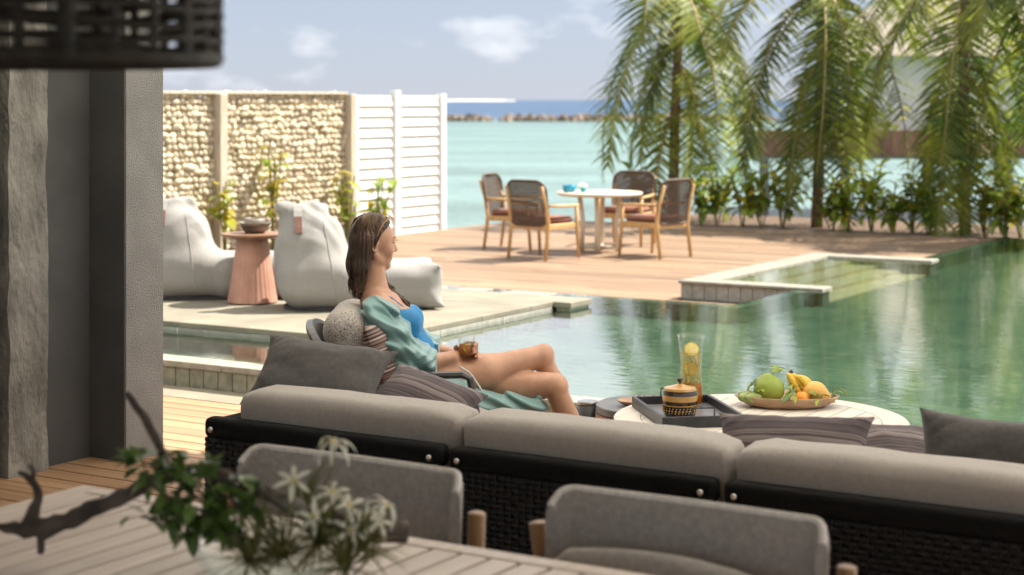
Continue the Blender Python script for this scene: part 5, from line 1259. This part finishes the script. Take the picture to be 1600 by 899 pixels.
# robe: torso, full sleeves gathered at the cuff, skirt under the legs
robe = [ell((-0.540, 0, 0.825), (0.118, 0.165, 0.14), rotm('Y', R(-28))), ell((-0.583, 0, 0.895), (0.10, 0.165, 0.075), rotm('Y', R(-24))), ell((-0.452, 0, 0.69), (0.108, 0.152, 0.13), rotm('Y', R(-30))), ell((-0.40, 0, 0.575), (0.145, 0.19, 0.118)),
  cap((-0.598, -0.165, 0.893), (-0.520, -0.215, 0.770), 0.086, 0.096), cap((-0.520, -0.215, 0.770), (-0.455, -0.225, 0.690), 0.094, 0.090), cap((-0.455, -0.225, 0.690), (-0.372, -0.190, 0.672), 0.088, 0.076), cap((-0.375, -0.185, 0.672), (-0.338, -0.165, 0.677), 0.060, 0.050, 0.02),
  cap((-0.592, 0.17, 0.892), (-0.50, 0.22, 0.74), 0.084, 0.088), cap((-0.50, 0.22, 0.74), (-0.36, 0.20, 0.68), 0.085, 0.06),
  cap((-0.40, -0.15, 0.56), (-0.22, -0.155, 0.545), 0.075, 0.05), cap((-0.25, -0.14, 0.50), (0.11, -0.085, 0.468), 0.062, 0.040), cap((-0.28, -0.02, 0.475), (0.13, -0.02, 0.458), 0.05, 0.03), cap((-0.25, 0.12, 0.50), (0.06, 0.10, 0.47), 0.05, 0.03)]
def rdisp(X):
    x, y, z = X[..., 0], X[..., 1], X[..., 2]
    t = 0.80 * x - 0.60 * z                                  # runs down the forearm side of the sleeve
    wv = np.sin(70 * (0.62 * x + 0.79 * z) + 14 * y + 3.0 * np.sin(11 * t) + 2 * np.sin(17 * y))
    w = 0.016 * (np.abs(wv) ** 0.7 * np.sign(wv)) * np.clip((z - 0.60) / 0.06, 0, 1) * np.clip((0.97 - z) / 0.06, 0.25, 1)
    w += 0.007 * np.sin(120 * t + 5 * np.sin(23 * z) + 9 * y) * np.exp(-((x + 0.37) / 0.05) ** 2) * np.clip((z - .55) / .05, 0, 1) * 1.6   # gathers at the cuff
    w += 0.010 * np.sin(105 * (z + 0.30 * x) + 3 * np.sin(12 * x)) * np.clip((0.60 - z) / 0.05, 0, 1)                                       # skirt folds
    w += 0.0045 * np.sin(150 * (0.45 * x + 0.85 * z) + 30 * y + 4 * np.sin(19 * x + 13 * y)) * np.clip((z - 0.58) / 0.05, 0, 1)
    return w
def rcut(X):
    x, y, z = X[..., 0], X[..., 1], X[..., 2]
    op = np.minimum(0.73 * x + 0.68 * z - (0.238 + 0.02 * np.sin(30 * z)), z - 0.735)                                                        # open front
    neck = z - (0.962 + 0.22 * np.clip(np.abs(y) - 0.10, 0, 1) + 0.12 * (x + 0.60))
    arm = np.minimum(x + 0.335, z - 0.60)
    return np.maximum(np.maximum(op, neck), arm)
place('robe', solid('robe', robe, M['satin'], k=0.04, h=0.0065, disp=rdisp, cut=rcut), wm)
P = bez([(-0.235, -0.17, 0.655), (-0.19, -0.160, 0.625), (-0.155, -0.150, 0.575), (-0.125, -0.145, 0.53), (-0.085, -0.143, 0.500)], 5)
MB().tube(P, 0.0048, 6).obj('robe_piping', M['cord'], wm, smooth=True)

gl = empty('drinking_glass', tuple(Vector(WO) + Matrix.Rotation(YAW, 3, 'Z') @ Vector((GX_, GY_, GZ_))), YAW, 'glass of iced tea with lemon in the woman\'s hand', 'glass')
MB().lathe([(0.0, 0.0), (0.033, 0.0), (0.0365, 0.006), (0.0365, 0.094), (0.034, 0.094), (0.033, 0.010), (0.0, 0.009)], 32).obj('tumbler', M['glass'], gl, smooth=True)
MB().lathe([(0.0, 0.0095), (0.0325, 0.0105), (0.0328, 0.055), (0.0, 0.0552)], 28).obj('tea', M['tea'], gl, smooth=True)
lemon(gl, (0.006, -0.020, 0.040), (R(70), R(30), R(20)), 0.022)
for i in range(3): place('ice_cube', rbox('ice_cube', (0.02, 0.02, 0.02), M['ice'], 0.003, 2), gl, ((-0.012, 0.012, 0.0)[i], (0.008, 0.010, -0.006)[i], (0.05, 0.056, 0.066)[i]), (i, i * 2, 1))

# ================================================================== foreground
TZ = 0.75
ft = empty('long_dining_table', (-3.60, 2.45, 0), 0, 'long slatted dining table in the foreground with branch centrepiece', 'table')
TLn, TWd = 3.0, 1.146
for x in np.arange(0.065, TLn - 0.1, 0.0845):
    rbox_at('slat', x, x + 0.071, 0.07, TWd - 0.07, TZ - 0.022, TZ - 0.001, M['slat'], ft, 0.003)
rbox_at('end_rail', 0.0, 0.06, 0.0, TWd, TZ - 0.04, TZ, M['slat'], ft, 0.005); rbox_at('end_rail', TLn - 0.06, TLn, 0.0, TWd, TZ - 0.04, TZ, M['slat'], ft, 0.005)
for y in (0.0, TWd - 0.066): rbox_at('side_rail', 0.0605, TLn - 0.0605, y, y + 0.066, TZ - 0.04, TZ - 0.0005, M['slat'], ft, 0.005)
for x in (0.10, TLn - 0.18):
    for y in (0.10, TWd - 0.18): rbox_at('leg', x, x + 0.08, y, y + 0.08, 0.012, TZ - 0.041, M['slat'], ft, 0.006)

def low_chair(u, v, label, lumbar=False):
    e = empty('upholstered_chair', (u, v, 0), 0, label, 'chair', 'upholstered chairs at the near table')
    # plan of the shell: straight back with wings turned towards the table (-y)
    path = bez([(-0.375, -0.26), (-0.366, -0.12), (-0.345, -0.02), (-0.29, 0.0), (0.0, 0.012), (0.29, 0.0), (0.345, -0.02), (0.362, -0.12), (0.37, -0.26)] , 6) if False else [Vector(p) for p in ((-0.378, -0.07), (-0.376, -0.058), (-0.371, -0.045), (-0.360, -0.028), (-0.335, -0.008), (-0.29, 0.0), (-0.14, 0.006), (0, 0.008), (0.14, 0.006), (0.29, 0.0), (0.335, -0.008), (0.360, -0.028), (0.371, -0.045), (0.376, -0.058), (0.378, -0.07))]
    V = []; F = []; edge = []; th = 0.03; n_ = len(path)
    for i, p in enumerate(path):
        t = (path[min(i + 1, n_ - 1)] - path[max(i - 1, 0)]).normalized(); nrm = Vector((t.y, -t.x))          # towards the sitter
        top = 0.86 - 0.75 * max(0.0, -p.y - 0.02)
        tilt = 0.16
        for q, z in ((0, 0.40), (0, top - 0.02), (0.25, top - 0.004), (0.5, top), (0.75, top - 0.004), (1, top - 0.02), (1, 0.40)):
            pp = p + nrm * (th * q) ; V.append((pp.x, pp.y + tilt * (z - 0.86) * -1 * -0.35, z))
        c = p + nrm * th * 0.5; edge.append((c.x, c.y + tilt * 0.35 * (top - 0.86), top - 0.004))
    for i in range(n_ - 1):
        for j in range(6): a = 7 * i + j; F.append((a, a + 1, a + 8, a + 7))
    F += [tuple(range(6, -1, -1)), tuple(range(7 * (n_ - 1), 7 * n_))]
    MB().add(V, F).obj('back_shell', M['taupe2'], e, smooth=False)
    MB().tube(bez(edge, 3), 0.010, 8).obj('piping', M['lit_rim'], e, smooth=True)  # light caught by the top edge is put into this pale rim
    place('seat_cushion', cushion('seat_cushion', (0.60, 0.54, 0.13), 0.045, M['taupe2'], 9), e, (0, -0.32, 0.42))
    for x in (-0.385, 0.385):
        MB().tube([(x, 0.03, 0.012), (x, -0.015, 0.45), (x + (0.03 if x > 0 else -0.03), -0.05, 0.765)], [0.018, 0.023, 0.024], 12).obj('rear_leg', M['ash'], e, smooth=True)
        MB().tube([(x * 0.85, -0.54, 0.012), (x * 0.85, -0.52, 0.36)], [0.017, 0.022], 12).obj('front_leg', M['ash'], e, smooth=True)
    for y in (-0.52, -0.06): rbox_at('seat_rail', -0.34, 0.34, y - 0.02, y + 0.02, 0.30, 0.352, M['ash'], e, 0.005)
    return e
low_chair(-2.835, 3.88, 'taupe upholstered chair at the near table, behind the white flowers')
low_chair(-1.82, 3.88, 'taupe upholstered chair at the near table, right of the flowers')
lp = cushion('pillow', (0.58, 0.14, 0.24), 0.065, M['taupe2'], 14, puff=0.03, wr=0.012); o = place('pillow', lp, None, (-1.84, 3.70, 0.617), (R(-10), 0, 0)); tag(o, 'slack taupe lumbar pillow on the near right chair', 'pillow')

# ---- driftwood and flowers on the near table
def F3(px, py, D_): return Vector(px3(px, py, D_))
dw = empty('driftwood_branch', tuple(F3(62, 862, 4.10)), 0, 'forked driftwood branch lying along the near table', 'branch')
O = Vector(dw.location)
def path(pts, rr, n_=6, seed=0):
    P = bez([F3(*p) - O for p in pts], n_); r_ = lerps([q * 0.78 for q in rr], len(P)); m_ = MB(); m_.tube(P, r_, 10)
    m_.V = [tuple(Vector(v) + 0.010 * Vector((mnoise.noise(Vector(v) * 30), mnoise.noise(Vector(v) * 30 + Vector((9, 0, 0))), mnoise.noise(Vector(v) * 30 + Vector((0, 9, 0)))))) for v in m_.V]; return m_
path([(-60, 812, 4.12), (20, 826, 4.1), (70, 824, 4.1), (140, 800, 4.08), (230, 757, 4.0), (300, 735, 3.95), (390, 760, 3.92), (480, 800, 3.9), (560, 825, 3.92), (635, 832, 3.95)], [0.010, 0.018, 0.032, 0.026, 0.020, 0.019, 0.021, 0.026, 0.034, 0.030]).obj('main_limb', M['drift'], dw, smooth=True)
path([(66, 822, 4.1), (64, 842, 4.1), (63, 866, 4.1)], [0.024, 0.016, 0.009]).obj('foot_stub', M['drift'], dw, smooth=True)
path([(42, 818, 4.1), (56, 790, 4.1), (58, 766, 4.1), (44, 748, 4.1), (30, 738, 4.1)], [0.020, 0.015, 0.013, 0.010, 0.006]).obj('fork', M['drift'], dw, smooth=True)
path([(48, 752, 4.1), (50, 738, 4.1), (44, 726, 4.1)], [0.010, 0.009, 0.006]).obj('fork', M['drift'], dw, smooth=True)
path([(262, 742, 3.97), (250, 700, 3.95), (228, 658, 3.95), (200, 613, 3.95)], [0.016, 0.013, 0.012, 0.010]).obj('fork', M['drift'], dw, smooth=True)

fa = empty('flower_arrangement', tuple(F3(425, 905, 3.95)[:2]) + (TZ,), 0, 'leafy sprigs, air plants and white star flowers in a glass bowl', 'flowers')
O2 = Vector(fa.location)
MB().lathe([(0.0, 0.0), (0.10, 0.001), (0.155, 0.03), (0.178, 0.075), (0.18, 0.095), (0.176, 0.096), (0.150, 0.035), (0.10, 0.008), (0.0, 0.006)], 40).obj('glass_bowl', M['bowl_glass'], fa, smooth=True)
lsm = [leaf_mesh('leaf', 0.045, 0.022, M['leaf_d'], b) for b in (0.2, 0.8)]
rnd = random.Random(77)
stems = [[(400, 850, 3.9), (330, 790, 3.88), (290, 740, 3.9), (262, 705, 3.9)], [(400, 850, 3.9), (320, 800, 3.86), (250, 770, 3.86), (215, 708, 3.9)], [(400, 850, 3.88), (310, 815, 3.84), (260, 812, 3.84), (218, 808, 3.84)], [(420, 850, 3.9), (370, 790, 3.9), (345, 745, 3.93), (330, 715, 3.95)],
         [(430, 850, 3.88), (400, 800, 3.88), (385, 770, 3.88), (372, 748, 3.9)], [(400, 860, 3.86), (340, 830, 3.82), (300, 838, 3.8)], [(380, 850, 3.87), (300, 770, 3.9), (240, 730, 3.9), (205, 712, 3.92)], [(400, 855, 3.88), (350, 820, 3.84), (320, 800, 3.82), (285, 785, 3.82)]]
for s_ in stems:
    P = bez([F3(*p) - O2 for p in s_], 6); MB().tube(P, lerps([0.004, 0.003, 0.002], len(P)), 5).obj('stem', M['drift'], fa)
    for k in range(30):
        t = 0.25 + 0.75 * k / 29; p = P[min(int(t * (len(P) - 1)), len(P) - 1)]; q = rnd.uniform(0.8, 1.55)
        place('leaf', rnd.choice(lsm), fa, tuple(p + Vector((rnd.uniform(-.012, .012), rnd.uniform(-.012, .012), rnd.uniform(-.01, .01)))), (rnd.uniform(-.5, 1.1), rnd.uniform(-.6, .6), rnd.uniform(0, 6.3)), (q, q, q))
def tuft(px, py, D_, n_, L, seed):
    rnd = random.Random(seed); m_ = MB(); c = F3(px, py, D_) - O2
    for i in range(n_):
        a = rnd.uniform(0, 2 * PI); el_ = rnd.uniform(-0.2, 1.3); l = L * rnd.uniform(0.6, 1.15); d = Vector((math.cos(a) * math.cos(el_), math.sin(a) * math.cos(el_), math.sin(el_))); q = c.copy(); P = [q.copy()]
        for k in range(5): q = q + d * l / 5; d = (d + Vector((0, 0, -0.16))).normalized(); P.append(q.copy())
        m_.tube(P, lerps([0.005, 0.004, 0.003, 0.0006], 6), 4, flat=0.4, caps=False)
    tag(m_.obj('air_plant', M['grass'], fa), kind='stuff')
for i, a in enumerate(((500, 850, 3.84, 60, 0.17), (440, 870, 3.8, 60, 0.16), (560, 860, 3.86, 50, 0.13), (470, 800, 3.92, 40, 0.15), (390, 880, 3.8, 40, 0.13), (540, 890, 3.8, 40, 0.14))): tuft(*a, 60 + i)
ptl = leaf_mesh('petal', 0.054, 0.014, M['petal'], 0.5, 5); ptn = leaf_mesh('petal', 0.07, 0.009, M['petal'], 1.0, 5)
def star(px, py, D_, tilt, seed, n_=6, thin=False, sc_=0.88):
    rnd = random.Random(seed); c = F3(px, py, D_) - O2
    f = place('flower', MB().lathe([(0.0, -0.010), (0.004, -0.006), (0.006, 0.004), (0.0, 0.008)], 10).me('flower_heart', M['lemon'], True), fa, tuple(c), (tilt[0], tilt[1], YAW + tilt[2]), (sc_,) * 3)
    for k in range(n_): place('petal', ptn if thin else ptl, f, (0, 0, 0), (R(rnd.uniform(5, 35)), R(rnd.uniform(-10, 10)), k * 2 * PI / n_ + rnd.uniform(-.15, .15)))
    MB().tube([c, c + (Vector((0, 0, -1)) * 0.06), Vector((c.x * 0.75, c.y * 0.75, c.z - 0.13))], [0.004, 0.003, 0.003], 6).obj('flower_stem', M['stem'], fa)
star(458, 752, 3.86, (R(55), R(5), 0), 1, sc_=0.9); star(490, 808, 3.82, (R(75), R(-8), 0.2), 2); star(520, 690, 3.95, (R(15), 0, 0), 3, 8, True, 1.0)
star(545, 790, 3.88, (R(40), R(20), 0.4), 4); star(575, 806, 3.86, (R(60), R(-20), -0.5), 5); star(548, 828, 3.83, (R(70), R(10), 0.8), 6); star(592, 815, 3.9, (R(35), R(40), 0), 7); star(520, 770, 3.9, (R(20), R(-30), 1), 8)
star(605, 790, 3.92, (R(20), R(30), 0.3), 9, 7, True)

# ---- pendant lamp: dark open weave drum
LD = 2.95; lx, lz = -0.862, 1.914; rad = 0.352
pd = empty('pendant_lamp', W(lx, LD, lz), YAW, 'dark woven drum pendant lamp at the upper left', 'pendant lamp')
H = 0.46; m_ = MB(); nr = 19; nc = 58
rnd = random.Random(12)
for j in range(nr):
    z = 0.012 + j * (H - 0.02) / (nr - 1) + rnd.uniform(-.006, .006) * (0 < j < nr - 1); ph = rnd.uniform(0, 6); V = []
    P = [((rad + 0.005 * (1 if (k + j) % 2 else -1)) * math.cos(2 * PI * k / nc), (rad + 0.005 * (1 if (k + j) % 2 else -1)) * math.sin(2 * PI * k / nc), z + 0.005 * math.sin(11 * PI * k / nc + ph)) for k in range(nc + 1)]
    m_.tube(P, 0.0098 + 0.0025 * rnd.random(), 6, flat=0.75, caps=False)
tag(m_.obj('woven_strands', M['lampweave'], pd, smooth=True), kind='stuff')
for k in range(nc // 2):
    a = 2 * PI * (2 * k + 0.5) / nc; MB().tube([(rad * math.cos(a), rad * math.sin(a), 0.0), (rad * math.cos(a), rad * math.sin(a), H)], 0.008 + 0.006 * (k % 3 == 0), 6).obj('rib', M['lampweave'], pd)
for z in (0.004, H): MB().tube([(rad * math.cos(2 * PI * k / 64), rad * math.sin(2 * PI * k / 64), z) for k in range(65)], 0.013, 8, caps=False).obj('hoop', M['lampweave'], pd, smooth=True)
MB().lathe([(0.03, H - 0.02), (0.03, H + 0.06)], 16).obj('socket', M['dark'], pd)
for k in range(3): MB().tube([(0.02 * math.cos(k * 2.09), 0.02 * math.sin(k * 2.09), H), (rad * math.cos(k * 2.09), rad * math.sin(k * 2.09), H)], 0.005, 6).obj('spoke', M['dark'], pd)
MB().tube([(0, 0, H + 0.06), (0, 0, 3.095 - lz)], 0.004, 6).obj('cord', M['dark'], pd)
